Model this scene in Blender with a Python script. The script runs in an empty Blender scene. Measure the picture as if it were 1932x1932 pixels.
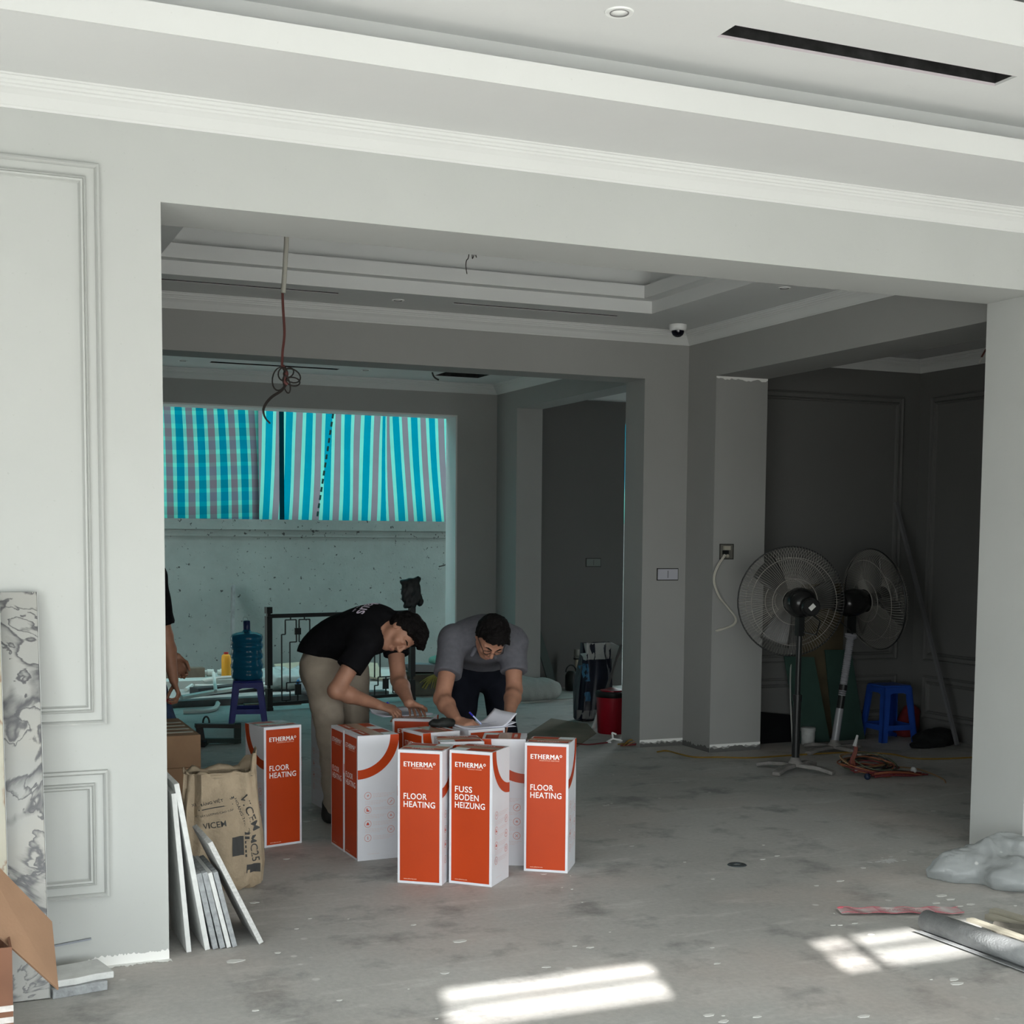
import bpy, bmesh, math, random
import numpy as np
from mathutils import Vector, Matrix, Euler
from mathutils.bvhtree import BVHTree
random.seed(7)
S = bpy.context.scene
COL = S.collection
PI = math.pi

# ------------------------------------------------------------------ camera, sky, sun, exposure
IMG = 1932.0
FPX, CX, CY = 2564.3, 966.0, 1209.6
YAW, PITCH, ROLL = [math.radians(v) for v in (23.2155, -4.3229, 0.446)]
EYE = Vector((0, 0, 1.6))
def _rot():
    cy, sy = math.cos(YAW), math.sin(YAW); cp, sp = math.cos(PITCH), math.sin(PITCH); cr, sr = math.cos(ROLL), math.sin(ROLL)
    Rz = np.array([[cy, -sy, 0], [sy, cy, 0], [0, 0, 1]]); Rx = np.array([[1, 0, 0], [0, cp, sp], [0, -sp, cp]])
    A = np.array([[1, 0, 0], [0, 0, -1], [0, 1, 0]]); Rr = np.array([[cr, -sr, 0], [sr, cr, 0], [0, 0, 1]])
    return Rr @ A @ Rx @ Rz
CAMM = _rot()
def _ray(px, py):
    return Vector(CAMM.T @ np.array([(px - CX) / FPX, (py - CY) / FPX, 1.0]))
def at(px, py, Y):                       # point of the vertical plane y = Y (surveyed from the photograph)
    d = _ray(px, py); return EYE + d * (Y / d.y)
def on(px, py, z=0.0):                   # point of the level plane z
    d = _ray(px, py); return EYE + d * ((z - 1.6) / d.z)
def atx(px, py, X):
    d = _ray(px, py); return EYE + d * (X / d.x)
cd = bpy.data.cameras.new('camera'); cam = bpy.data.objects.new('camera', cd); COL.objects.link(cam)
m = Matrix([list(CAMM[0]), list(-CAMM[1]), list(-CAMM[2])]).transposed().to_4x4()
m.translation = EYE; cam.matrix_world = m
cd.sensor_fit = 'HORIZONTAL'; cd.sensor_width = 36; cd.lens = FPX / IMG * 36
cd.shift_x = (IMG / 2 - CX) / IMG; cd.shift_y = (CY - IMG / 2) / IMG
cd.clip_start = 0.05; cd.clip_end = 200
S.camera = cam
w = bpy.data.worlds.new('sky'); S.world = w; w.use_nodes = True
bg = w.node_tree.nodes['Background']; bg.inputs[0].default_value = (0.93, 0.99, 1.0, 1); bg.inputs[1].default_value = 3.4
sd = bpy.data.lights.new('sun', 'SUN'); sun = bpy.data.objects.new('sun', sd); COL.objects.link(sun)
sd.energy = 13.0; sd.angle = math.radians(0.6); sd.color = (1, 0.98, 0.95)
sun.rotation_euler = Vector((0.30, 1.0, -0.45)).to_track_quat('-Z', 'Y').to_euler()
S.view_settings.view_transform = 'Standard'; S.view_settings.look = 'None'
S.view_settings.exposure = 1.28; S.view_settings.gamma = 1.0; S.view_settings.use_curve_mapping = False
cy = S.cycles
cy.max_bounces = 8; cy.diffuse_bounces = 6; cy.glossy_bounces = 3; cy.transmission_bounces = 6; cy.transparent_max_bounces = 12
cy.caustics_reflective = False; cy.caustics_refractive = False; cy.sample_clamp_indirect = 6.0
cy.use_denoising = True
def portal(loc, size, rot):
    l = bpy.data.lights.new('portal', 'AREA'); l.shape = 'RECTANGLE'; l.size, l.size_y = size; l.cycles.is_portal = True
    o = bpy.data.objects.new('portal', l); COL.objects.link(o); o.location = loc; o.rotation_euler = rot
portal((-1.95, 1.15, 1.2), (3.6, 2.4), (PI / 2, 0, -PI / 2))
portal((2.15, -1.14, 0.9), (7.8, 1.8), (PI / 2, 0, 0))
portal((5.5, 13.7, 5.9), (15.0, 0.64), (0, 0, 0))

# ------------------------------------------------------------------ materials
MATS = {}
def rgb(r, g, b):
    f = lambda c: ((c / 255) / 12.92 if c / 255 <= 0.04045 else ((c / 255 + 0.055) / 1.055) ** 2.4)
    return (f(r), f(g), f(b), 1)
def mat(name, col, rough=0.6, metal=0.0, noise=0.0, nscale=8.0, bump=0.0, bscale=60.0, trans=0.0, spec=0.3, col2=None, coords='Object', **kw):
    if name in MATS: return MATS[name]
    m = bpy.data.materials.new(name); m.use_nodes = True; nt = m.node_tree; b = nt.nodes['Principled BSDF']
    c = tuple(col) if len(col) == 4 else tuple(col) + (1,)
    b.inputs['Base Color'].default_value = c; b.inputs['Roughness'].default_value = rough; b.inputs['Metallic'].default_value = metal
    b.inputs['Specular IOR Level'].default_value = spec; b.inputs['Transmission Weight'].default_value = trans
    tc = nt.nodes.new('ShaderNodeTexCoord')
    if noise or col2:
        n = nt.nodes.new('ShaderNodeTexNoise'); n.inputs['Scale'].default_value = nscale; n.inputs['Detail'].default_value = 5
        nt.links.new(tc.outputs[coords], n.inputs['Vector'])
        r = nt.nodes.new('ShaderNodeValToRGB'); r.color_ramp.elements[0].position = 0.3; r.color_ramp.elements[1].position = 0.7
        lo = tuple(max(0, x * (1 - noise)) for x in c[:3]) + (1,); hi = tuple(min(1, x * (1 + noise)) for x in c[:3]) + (1,)
        if col2: lo, hi = c, tuple(col2[:3]) + (1,)
        r.color_ramp.elements[0].color = lo; r.color_ramp.elements[1].color = hi
        nt.links.new(n.outputs[0], r.inputs[0]); nt.links.new(r.outputs[0], b.inputs['Base Color'])
    if bump:
        n2 = nt.nodes.new('ShaderNodeTexNoise'); n2.inputs['Scale'].default_value = bscale; n2.inputs['Detail'].default_value = 4
        nt.links.new(tc.outputs[coords], n2.inputs['Vector'])
        bp = nt.nodes.new('ShaderNodeBump'); bp.inputs['Strength'].default_value = bump; bp.inputs['Distance'].default_value = 0.02
        nt.links.new(n2.outputs[0], bp.inputs['Height']); nt.links.new(bp.outputs[0], b.inputs['Normal'])
    for k, v in kw.items(): b.inputs[k].default_value = v
    MATS[name] = m; return m
class NT:                                # tiny node helper
    def __init__(s, name):
        s.m = bpy.data.materials.new(name); s.m.use_nodes = True; s.t = s.m.node_tree; s.b = s.t.nodes['Principled BSDF']; s.out = s.t.nodes['Material Output']
    def n(s, typ, **kw):
        o = s.t.nodes.new(typ)
        for k, v in kw.items():
            if k.startswith('i_'): o.inputs[int(k[2:]) if k[2:].isdigit() else k[2:]].default_value = v
            else: setattr(o, k, v)
        return o
    def l(s, a, b): s.t.links.new(a, b)
    def ramp(s, src, stops, interp='LINEAR'):
        r = s.n('ShaderNodeValToRGB'); r.color_ramp.interpolation = interp; e = r.color_ramp.elements
        while len(e) < len(stops): e.new(0.5)
        for el, (p, c) in zip(e, stops): el.position = p; el.color = tuple(c) if len(c) == 4 else tuple(c) + (1,)
        s.l(src, r.inputs[0]); return r.outputs[0]
    def mix(s, fac, a, b, mode='MIX'):
        x = s.n('ShaderNodeMix', data_type='RGBA', blend_type=mode)
        for i, v in ((0, fac), (6, a), (7, b)):
            if hasattr(v, 'type') and hasattr(v, 'is_linked'): s.l(v, x.inputs[i])
            else: x.inputs[i].default_value = v
        return x.outputs[2]
    def noise(s, vec, scale, detail=4, rough=0.5):
        x = s.n('ShaderNodeTexNoise'); x.inputs['Scale'].default_value = scale; x.inputs['Detail'].default_value = detail; x.inputs['Roughness'].default_value = rough
        s.l(vec, x.inputs['Vector']); return x.outputs[0]
    def pos(s): return s.n('ShaderNodeNewGeometry').outputs['Position']
    def bump(s, h, strength=0.3, dist=0.01):
        x = s.n('ShaderNodeBump', i_Strength=strength, i_Distance=dist); s.l(h, x.inputs['Height']); s.l(x.outputs[0], s.b.inputs['Normal'])

def paint(name, c, dirt=0.06):
    k = NT(name); p = k.pos()
    n1 = k.noise(p, 1.3, 5, 0.6); n2 = k.noise(p, 14, 4)
    base = k.ramp(n1, [(0.3, tuple(x * (1 - dirt) for x in c)), (0.65, c)])
    sp = k.ramp(k.noise(p, 70, 2), [(0.0, (1, 1, 1)), (0.73, (1, 1, 1)), (0.76, (0.8, 0.79, 0.77))])
    k.l(k.mix(0.35, base, sp, 'MULTIPLY'), k.b.inputs['Base Color']); k.b.inputs['Roughness'].default_value = 0.75
    k.b.inputs['Specular IOR Level'].default_value = 0.2; k.bump(n2, 0.12, 0.006); return k.m
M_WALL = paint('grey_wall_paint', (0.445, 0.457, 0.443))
M_WALL_SHADE = paint('shaded_wall_paint', (0.315, 0.315, 0.305))  # same wall paint, with the shade of the inner rooms put into the colour
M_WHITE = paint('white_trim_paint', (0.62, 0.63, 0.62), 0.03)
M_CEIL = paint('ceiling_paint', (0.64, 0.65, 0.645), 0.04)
M_WALL_DEEPSHADE = paint('deep_shade_wall_paint', (0.13, 0.13, 0.125))  # deep shade of the unlit side rooms is painted into this wall colour
def floor_mat():
    k = NT('bare_concrete'); p = k.pos()
    big = k.noise(p, 0.7, 6, 0.62); mid = k.noise(p, 3.2, 6, 0.65); fine = k.noise(p, 40, 5, 0.6)
    st = k.n('ShaderNodeMapping', vector_type='POINT'); st.inputs['Scale'].default_value = (0.8, 3.0, 1); k.l(p, st.inputs['Vector'])
    streak = k.noise(st.outputs[0], 2.6, 7, 0.7)
    c = k.ramp(big, [(0.30, (0.285, 0.28, 0.265)), (0.5, (0.335, 0.33, 0.315)), (0.72, (0.40, 0.395, 0.38))])
    c = k.mix(k.ramp(mid, [(0.32, (0.85, 0.85, 0.85)), (0.47, (0, 0, 0))]), c, (0.17, 0.17, 0.165, 1))
    c = k.mix(k.ramp(streak, [(0.55, (0, 0, 0)), (0.72, (0.6, 0.6, 0.6))]), c, (0.50, 0.50, 0.48, 1))
    c = k.mix(k.ramp(k.noise(p, 1.1, 3), [(0.5, (0, 0, 0)), (0.7, (0.25, 0.25, 0.25))]), c, (0.46, 0.36, 0.31, 1))
    c = k.mix(0.5, c, k.ramp(fine, [(0.3, (0.72, 0.72, 0.72)), (0.7, (1, 1, 1))]), 'MULTIPLY'); c = k.mix(1.0, c, (1.32, 1.33, 1.34, 1), 'MULTIPLY')
    v = k.n('ShaderNodeTexVoronoi', i_Scale=5.0); k.l(p, v.inputs['Vector'])
    spot = k.ramp(v.outputs['Distance'], [(0.0, (1, 1, 1)), (0.06, (1, 1, 1)), (0.09, (0, 0, 0))])
    gate = k.ramp(k.noise(p, 1.7, 2), [(0.53, (0, 0, 0)), (0.58, (0.8, 0.8, 0.8))])
    c = k.mix(k.mix(1.0, spot, gate, 'MULTIPLY'), c, (0.62, 0.62, 0.60, 1))
    k.l(c, k.b.inputs['Base Color']); k.b.inputs['Roughness'].default_value = 0.62; k.b.inputs['Specular IOR Level'].default_value = 0.35
    k.bump(k.mix(0.5, mid, fine), 0.25, 0.01); return k.m
M_FLOOR = floor_mat()
def yard_wall_mat():
    k = NT('rough_render'); p = k.pos()
    n1 = k.noise(p, 1.2, 6, 0.65)
    c = k.ramp(n1, [(0.3, (0.15, 0.18, 0.172)), (0.7, (0.215, 0.255, 0.244))])  # some teal of the tarpaulin light is mixed into the wall colour
    v = k.noise(p, 16, 3, 0.6); c = k.mix(k.ramp(v, [(0.64, (0, 0, 0)), (0.68, (0.95, 0.95, 0.95))]), c, (0.02, 0.022, 0.022, 1))
    st = k.n('ShaderNodeMapping'); st.inputs['Scale'].default_value = (7, 1, 0.25); k.l(p, st.inputs['Vector'])
    s = k.noise(st.outputs[0], 1.0, 6, 0.7); c = k.mix(k.ramp(s, [(0.62, (0, 0, 0)), (0.72, (0.5, 0.5, 0.5))]), c, (0.22, 0.24, 0.23, 1))
    k.l(c, k.b.inputs['Base Color']); k.b.inputs['Roughness'].default_value = 0.85; k.bump(k.noise(p, 30, 4), 0.3, 0.01); return k.m
M_YARD = yard_wall_mat()

# ------------------------------------------------------------------ mesh helpers
class MB:
    def __init__(s): s.v = []; s.f = []; s.mi = []; s.cur = 0
    def add(s, vs, fs):
        o = len(s.v); s.v += [tuple(v) for v in vs]; s.f += [tuple(i + o for i in f) for f in fs]; s.mi += [s.cur] * len(fs); return s
    def box(s, x0, x1, y0, y1, z0, z1):
        vs = [(x, y, z) for z in (z0, z1) for y in (y0, y1) for x in (x0, x1)]
        return s.add(vs, [(0, 2, 3, 1), (4, 5, 7, 6), (0, 1, 5, 4), (1, 3, 7, 5), (3, 2, 6, 7), (2, 0, 4, 6)])
    def cbox(s, c, sx, sy, sz, rot=None):
        R = (Euler(rot).to_matrix() if isinstance(rot, (tuple, list)) else rot) if rot is not None else Matrix.Identity(3); c = Vector(c)
        vs = [c + R @ Vector((x * sx / 2, y * sy / 2, z * sz / 2)) for z in (-1, 1) for y in (-1, 1) for x in (-1, 1)]
        return s.add(vs, [(0, 2, 3, 1), (4, 5, 7, 6), (0, 1, 5, 4), (1, 3, 7, 5), (3, 2, 6, 7), (2, 0, 4, 6)])
    def bar(s, a, b, w, h=None, up=(0, 0, 1)):
        a, b = Vector(a), Vector(b); h = h or w; d = (b - a).normalized(); u = Vector(up)
        if abs(d.dot(u)) > 0.98: u = Vector((0, 1, 0))
        x = d.cross(u).normalized(); y = x.cross(d).normalized()
        vs = [p + x * (i * w / 2) + y * (j * h / 2) for p in (a, b) for (i, j) in ((-1, -1), (1, -1), (1, 1), (-1, 1))]
        return s.add(vs, [(0, 1, 2, 3), (7, 6, 5, 4), (0, 4, 5, 1), (1, 5, 6, 2), (2, 6, 7, 3), (3, 7, 4, 0)])
    def tube(s, pts, r, n=8, closed=False, cap=True):
        pts = [Vector(p) for p in pts]; N = len(pts); rs = r if isinstance(r, (list, tuple)) else [r] * N
        vs = []; u = None
        for i, p in enumerate(pts):
            if closed: d = pts[(i + 1) % N] - pts[i - 1]
            else: d = pts[min(i + 1, N - 1)] - pts[max(i - 1, 0)]
            d = d.normalized() if d.length > 1e-9 else Vector((0, 0, 1))
            if u is None: u = d.orthogonal().normalized()
            else:
                u = u - d * u.dot(d); u = u.normalized() if u.length > 1e-6 else d.orthogonal().normalized()
            w2 = d.cross(u)
            vs += [p + (u * math.cos(2 * PI * k / n) + w2 * math.sin(2 * PI * k / n)) * rs[i] for k in range(n)]
        fs = []
        for i in range(N if closed else N - 1):
            a, b = i * n, ((i + 1) % N) * n
            fs += [(a + k, a + (k + 1) % n, b + (k + 1) % n, b + k) for k in range(n)]
        if cap and not closed: fs += [tuple(range(n))[::-1], tuple((N - 1) * n + k for k in range(n))]
        return s.add(vs, fs)
    def lathe(s, prof, n=24, c=(0, 0, 0), R=None):
        c = Vector(c); R = R or Matrix.Identity(3); vs = []
        for (r, z) in prof: vs += [c + R @ Vector((r * math.cos(2 * PI * k / n), r * math.sin(2 * PI * k / n), z)) for k in range(n)]
        fs = [(i * n + k, i * n + (k + 1) % n, (i + 1) * n + (k + 1) % n, (i + 1) * n + k) for i in range(len(prof) - 1) for k in range(n)]
        fs += [tuple(range(n))[::-1], tuple((len(prof) - 1) * n + k for k in range(n))]
        return s.add(vs, fs)
    def ball(s, c, r, n=12, m=8, sc=(1, 1, 1)):
        c = Vector(c); vs = [c + Vector((0, 0, -r * sc[2]))]
        for j in range(1, m):
            t = -PI / 2 + PI * j / m
            vs += [c + Vector((r * sc[0] * math.cos(t) * math.cos(2 * PI * k / n), r * sc[1] * math.cos(t) * math.sin(2 * PI * k / n), r * sc[2] * math.sin(t))) for k in range(n)]
        vs.append(c + Vector((0, 0, r * sc[2]))); L = len(vs) - 1
        fs = [(0, 1 + (k + 1) % n, 1 + k) for k in range(n)]
        for j in range(m - 2): a = 1 + j * n; fs += [(a + k, a + (k + 1) % n, a + n + (k + 1) % n, a + n + k) for k in range(n)]
        a = 1 + (m - 2) * n; fs += [(a + k, a + (k + 1) % n, L) for k in range(n)]
        return s.add(vs, fs)
    def prism(s, poly, ext):              # closed 3-D polygon swept along a vector
        n = len(poly); e = Vector(ext); vs = [Vector(p) for p in poly] + [Vector(p) + e for p in poly]
        return s.add(vs, [tuple(range(n))[::-1], tuple(range(n, 2 * n))] + [(i, (i + 1) % n, n + (i + 1) % n, n + i) for i in range(n)])
    def grid(s, fn, nu, nv):
        vs = [fn(i / nu, j / nv) for j in range(nv + 1) for i in range(nu + 1)]
        fs = [(j * (nu + 1) + i, j * (nu + 1) + i + 1, (j + 1) * (nu + 1) + i + 1, (j + 1) * (nu + 1) + i) for j in range(nv) for i in range(nu)]
        return s.add(vs, fs)
    def mesh(s, name, mats, smooth=False):
        me = bpy.data.meshes.new(name); me.from_pydata(s.v, [], s.f); me.validate()
        for m_ in (mats if isinstance(mats, (list, tuple)) else [mats]): me.materials.append(m_)
        if len(me.polygons) == len(s.mi): me.polygons.foreach_set('material_index', s.mi)
        bm = bmesh.new(); bm.from_mesh(me); bmesh.ops.recalc_face_normals(bm, faces=bm.faces); bm.to_mesh(me); bm.free()
        if smooth:
            me.polygons.foreach_set('use_smooth', [True] * len(me.polygons))
            try: me.set_sharp_from_angle(angle=math.radians(smooth if smooth > 1 else 40))
            except Exception: pass
        me.update(); return me
    def build(s, name, mats, parent=None, smooth=False, bevel=0, subsurf=0, solid=0):
        o = bpy.data.objects.new(name, s.mesh(name, mats, smooth)); COL.objects.link(o)
        if parent is not None: o.parent = parent
        if solid: md = o.modifiers.new('t', 'SOLIDIFY'); md.thickness = solid; md.offset = 0
        if bevel: md = o.modifiers.new('b', 'BEVEL'); md.width = bevel; md.segments = 2; md.limit_method = 'ANGLE'
        if subsurf: md = o.modifiers.new('s', 'SUBSURF'); md.levels = md.render_levels = subsurf
        return o
def tag(o, label, cat, group=None, kind=None):
    o['label'] = label; o['category'] = cat
    if group: o['group'] = group
    if kind: o['kind'] = kind
    return o
def empty(name, loc=(0, 0, 0), rz=0, label=None, cat=None, group=None):
    o = bpy.data.objects.new(name, None); COL.objects.link(o); o.location = loc; o.rotation_euler = (0, 0, rz); o.empty_display_size = 0.1
    if label: tag(o, label, cat, group)
    return o
def struct(o): o['kind'] = 'structure'; return o
def sbox(name, boxes, m, parent=None):
    b = MB()
    for x in boxes: b.box(*x)
    o = b.build(name, m, parent)
    if parent is None: struct(o)
    return o
def copy_tree(o, parent=None):
    c = o.copy(); COL.objects.link(c)
    if parent is not None: c.parent = parent
    for ch in [x for x in bpy.data.objects if x.parent == o]: copy_tree(ch, c)
    return c
def slab(x0, x1, y0, y1, holes):          # plan rectangle minus rectangular holes, as rectangles
    xs = sorted({x0, x1, *[h[0] for h in holes], *[h[1] for h in holes]}); ys = sorted({y0, y1, *[h[2] for h in holes], *[h[3] for h in holes]})
    out = []
    for a, b in zip(ys, ys[1:]):
        run = None
        for p, q in zip(xs, xs[1:]):
            inside = any(h[0] <= p and q <= h[1] and h[2] <= a and b <= h[3] for h in holes)
            if inside:
                if run: out.append((run[0], run[1], a, b)); run = None
            else: run = (run[0], q) if run else (p, q)
        if run: out.append((run[0], run[1], a, b))
    return out
def smooth_path(pts, n=6):                # Catmull-Rom
    P = [Vector(p) for p in pts]; P = [2 * P[0] - P[1]] + P + [2 * P[-1] - P[-2]]; out = []
    for i in range(1, len(P) - 2):
        for k in range(n):
            t = k / n; a, b, c, d = P[i - 1:i + 3]
            out.append(0.5 * ((2 * b) + (c - a) * t + (2 * a - 5 * b + 4 * c - d) * t * t + (3 * b - a - 3 * c + d) * t ** 3))
    return out + [P[-2]]

# ------------------------------------------------------------------ the building
YF, YF2 = 5.148, 5.52          # partition with the wide opening
YM, YM2 = 9.15, 9.45           # back wall of the middle room
YB, YB2 = 13.12, 13.40         # back wall of the third room
XR, XR2 = 5.38, 5.83           # side beam of the middle room
XL = 0.49
HEAD, CR, CE = 2.81, 3.077, 3.172
TOP = 4.0
WY = 2.9
sbox('floor', [(-6, 12, -6, 16.0, -0.2, 0)], M_FLOOR)
sbox('wall_front', [(-2.1, 0.804, YF, YF2, 0, TOP), (4.99, 8.2, YF, YF2, 0, TOP), (0.804, 4.99, YF, YF2, HEAD, TOP)], M_WALL)
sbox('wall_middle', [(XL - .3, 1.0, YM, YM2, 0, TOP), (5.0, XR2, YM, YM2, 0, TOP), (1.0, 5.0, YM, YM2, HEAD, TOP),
                     (XR, XR2, 8.75, YM, 0, TOP), (XR, XR2, YF2, 8.75, HEAD, TOP), ], M_WALL_SHADE)
sbox('wall_rear_right', [(XR2, 8.2, 9.1, YM2, 0, TOP)], M_WALL_DEEPSHADE)
sbox('wall_back', [(XL - .3, 1.0, YB, YB2, 0, TOP), (5.0, 5.72, YB, YB2, 0, TOP), (1.0, 5.0, YB, YB2, 2.85, TOP)], M_WALL_SHADE)
sbox('wall_beam', [(5.44, 5.72, 12.6, YB, 0, TOP), (5.44, 5.72, YM2, 12.6, 2.9, TOP)], M_WALL_SHADE)
sbox('wall_side', [(5.72, 6.98, 13.2, YB2, 0, TOP), (6.98, 8.6, 13.2, YB2, 2.86, TOP), (8.6, 9.0, YM2, YB2, 0, TOP)], M_WALL_DEEPSHADE)
sbox('wall_left', [(XL - .3, XL, YF2, YB, 0, TOP)], M_WALL_SHADE)
sbox('wall_right', [(7.55, 8.2, YF2, 9.1, 0, TOP)], M_WALL_DEEPSHADE)
sbox('wall_west', [(-2.1, -1.8, -1.3, -0.6, 0, TOP), (-2.1, -1.8, -0.6, WY, 2.4, TOP), (-2.1, -1.8, WY, YF, 0, TOP)], M_WALL)
sbox('wall_east', [(6.6, 6.9, -1.3, YF, 0, TOP)], M_WALL)
# street front behind the photographer: glazed bays below, two transom lights above
SF0, SF1 = -1.12, -1.04
ZA, ZB = 2.304, 2.484
fr = [(-2.1, 6.9, SF0, SF1, ZB, TOP), (-2.1, 6.9, SF0, SF1, 1.80, ZA)]
t1, t2 = (-0.02, 0.83), (1.55, 2.41)
fr += [(-2.1, t1[0], SF0, SF1, ZA, ZB), (t1[1], t2[0], SF0, SF1, ZA, ZB), (t2[1], 6.9, SF0, SF1, ZA, ZB)]
fr += [(-2.1, -1.7, SF0, SF1, 0, 1.80), (6.0, 6.9, SF0, SF1, 0, 1.80)] + [(x, x + .10, SF0, SF1, 0, 1.80) for x in (0.2, 2.1, 4.0)]
sbox('wall_street', fr, M_WALL)
sbox('ceiling', [(-2.1, 9.0, -1.3, YB2, TOP - 0.25, TOP)], M_CEIL)
def ring(x0, x1, y0, y1, a, b, c, d, z0, z1):
    return [(x0, x1, y0, c, z0, z1), (x0, x1, d, y1, z0, z1), (x0, a, c, d, z0, z1), (b, x1, c, d, z0, z1)]
# front room: border, cove, second step
fx0, fx1, fy0 = -1.8, 6.6, -1.0
bo = 0.668
sbox('ceiling', ring(fx0, fx1, fy0, YF, fx0 + bo, fx1 - bo, fy0 + bo, YF - bo, CE, CE + 0.086), M_CEIL)
VENT = (2.612, 3.877, 4.166, 4.290)
yc = 4.655; yu = 3.925; off = YF - yc
c0 = [(a, b, c, d, 3.38, 3.53) for (a, b, c, d) in slab(fx0, fx1, yu, YF, [VENT])]
c0 += [(fx0, fx1, fy0, fy0 + 1.2, 3.38, 3.53), (fx0, fx0 + 1.2, fy0 + 1.2, yu, 3.38, 3.53), (fx1 - 1.2, fx1, fy0 + 1.2, yu, 3.38, 3.53)]
c0 += [(fx0, fx1, yc, YF, CE + .086, 3.38), (fx0, fx0 + off, fy0, yc, CE + .086, 3.38), (fx1 - off, fx1, fy0, yc, CE + .086, 3.38), (fx0, fx1, fy0, fy0 + off, CE + .086, 3.38)]
sbox('ceiling', c0, M_CEIL)
# bright painted fascias (the two steps)
sbox('trim_1', ring(fx0 + bo - .012, fx1 - bo + .012, fy0 + bo - .012, YF - bo + .012, fx0 + bo, fx1 - bo, fy0 + bo, YF - bo, CE - .001, CE + .087)[1:2]
     and [(fx0 + bo, fx1 - bo, YF - bo - .012, YF - bo, CE - .002, CE + .088)], M_WHITE)
sbox('trim_2', [(fx0 + 1.2, fx1 - 1.2, yu - .012, yu, 3.378, 3.532)], M_WHITE)
# middle room tray: two fascias and a cove
mx0, mx1, my0, my1 = XL, XR, YF2, YM
o1, o2, o3 = 0.70, 0.81, 0.66
S1, S2 = (1.335, 2.478, 8.645, 8.690), (3.275, 4.515, 8.655, 8.700)
b1 = (mx0 + o1, mx1 - o1, my0 + o1, my1 - o1 + .03); b2 = (mx0 + o2, mx1 - o2, my0 + o2, my1 - o2 + .05)
sbox('ceiling', [(a, b, c, d, CE, 3.2555) for (a, b, c, d) in slab(mx0, mx1, my0, my1, [S1, S2, b1])], M_CEIL)
sbox('ceiling', [(a, b, c, d, 3.2555, 3.342) for (a, b, c, d) in slab(mx0, mx1, my0, my1, [S1, S2, b2])], M_CEIL)
b3 = (b2[0] - .10, b2[1] + .10, b2[2] - .1, b2[3] + .10)
sbox('ceiling', [(a, b, c, d, 3.342, 3.50) for (a, b, c, d) in slab(mx0, mx1, my0, my1, [b3])], M_CEIL)
sbox('ceiling', [(b3[0], b3[1], b3[2], b3[3], 3.50, 3.56)], M_CEIL)
# third room and side rooms
S3, S4 = (2.385, 3.585, 12.49, 12.60), (4.556, 5.02, 12.28, 12.60)
sbox('ceiling', [(a, b, c, d, CE, 3.3) for (a, b, c, d) in slab(XL, 5.44, YM2, YB, [S3, S4])], M_CEIL)
sbox('ceiling', [(XR2, 7.55, YF2, 9.1, 3.08, 3.2), (5.72, 8.6, YM2, 13.2, 3.08, 3.2)], M_CEIL)
M_DUCT = mat('duct_black', (0.012, 0.012, 0.012), 0.8, noise=0.9, nscale=14)
def liner(name, h, z0, z1, label, group=None):
    rim = .01 if h is VENT else .002
    x0, x1, y0, y1 = h; t = .004; g = .001
    x0 += g; x1 -= g; y0 += g; y1 -= g
    o = empty(name, ((x0 + x1) / 2, (y0 + y1) / 2, z0)); c = o.location
    b = MB().box(x0 - c.x, x1 - c.x, y0 - c.y, y0 + t - c.y, rim, z1 - z0).box(x0 - c.x, x1 - c.x, y1 - t - c.y, y1 - c.y, rim, z1 - z0)
    b.box(x0 - c.x, x0 + t - c.x, y0 - c.y, y1 - c.y, rim, z1 - z0).box(x1 - t - c.x, x1 - c.x, y0 - c.y, y1 - c.y, rim, z1 - z0).box(x0 - c.x, x1 - c.x, y0 - c.y, y1 - c.y, z1 - z0, z1 - z0 + t)
    b.build('duct_lining', M_DUCT, o)
    for q in ((y0, y0 + .002), (y1 - .002, y1)): MB().box(x0 - c.x, x1 - c.x, q[0] - c.y, q[1] - c.y, 0, rim).build('cut_edge', mat('board_edge', (0.55, 0.5, 0.53), 0.9), o)
    tag(o, label, 'ceiling slot', group)
liner('ceiling_slot', VENT, 3.38, 3.525, 'wide black air slot cut in the front ceiling, nearest to the photographer')
liner('ceiling_slot', S1, CE, 3.335, 'thin black air slot in middle room ceiling, running to the left edge of the opening')
liner('ceiling_slot', S2, CE, 3.335, 'thin black air slot in middle room ceiling, to the right of the hanging wire')
liner('ceiling_slot', S3, CE, 3.295, 'thin black air slot in the rear room ceiling above the striped tarpaulin')
liner('ceiling_hatch', S4, CE, 3.295, 'square black hole cut in the rear room ceiling beside a dangling wire')
# outside: pavement, neighbour parapet, yard wall
sbox('ground', [(-40, 40, -40, -6, -0.25, -0.05), (-40, -6, -6, 16, -0.25, -0.05)], mat('pavement', (0.42, 0.41, 0.39), 0.9, noise=0.2))
PROFILE = [(0, 0), (.005, 0), (.008, .007), (.012, .010), (.022, .022), (.036, .040), (.050, .052), (.058, .057), (.060, .064), (.067, .067), (.070, .075), (.078, .079), (.081, .088), (.088, .090), (.09, .095), (0, .0951)]
def crown(name, rect, z, m=M_WHITE, sc=1.0):
    x0, x1, y0, y1 = rect; b = MB(); P = len(PROFILE)
    vs = []
    for (cx_, cy_, sx, sy) in ((x0, y0, 1, 1), (x1, y0, -1, 1), (x1, y1, -1, -1), (x0, y1, 1, -1)):
        vs += [(cx_ + sx * d * sc, cy_ + sy * d * sc, z + h * sc) for d, h in PROFILE]
    fs = [(c * P + i, c * P + (i + 1) % P, ((c + 1) % 4) * P + (i + 1) % P, ((c + 1) % 4) * P + i) for c in range(4) for i in range(P)]
    b.add(vs, fs); return struct(b.build(name, m))
crown('trim_3', (fx0, fx1, fy0, YF), CR)
crown('trim_4', (mx0, mx1, my0, my1), CR)
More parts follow.
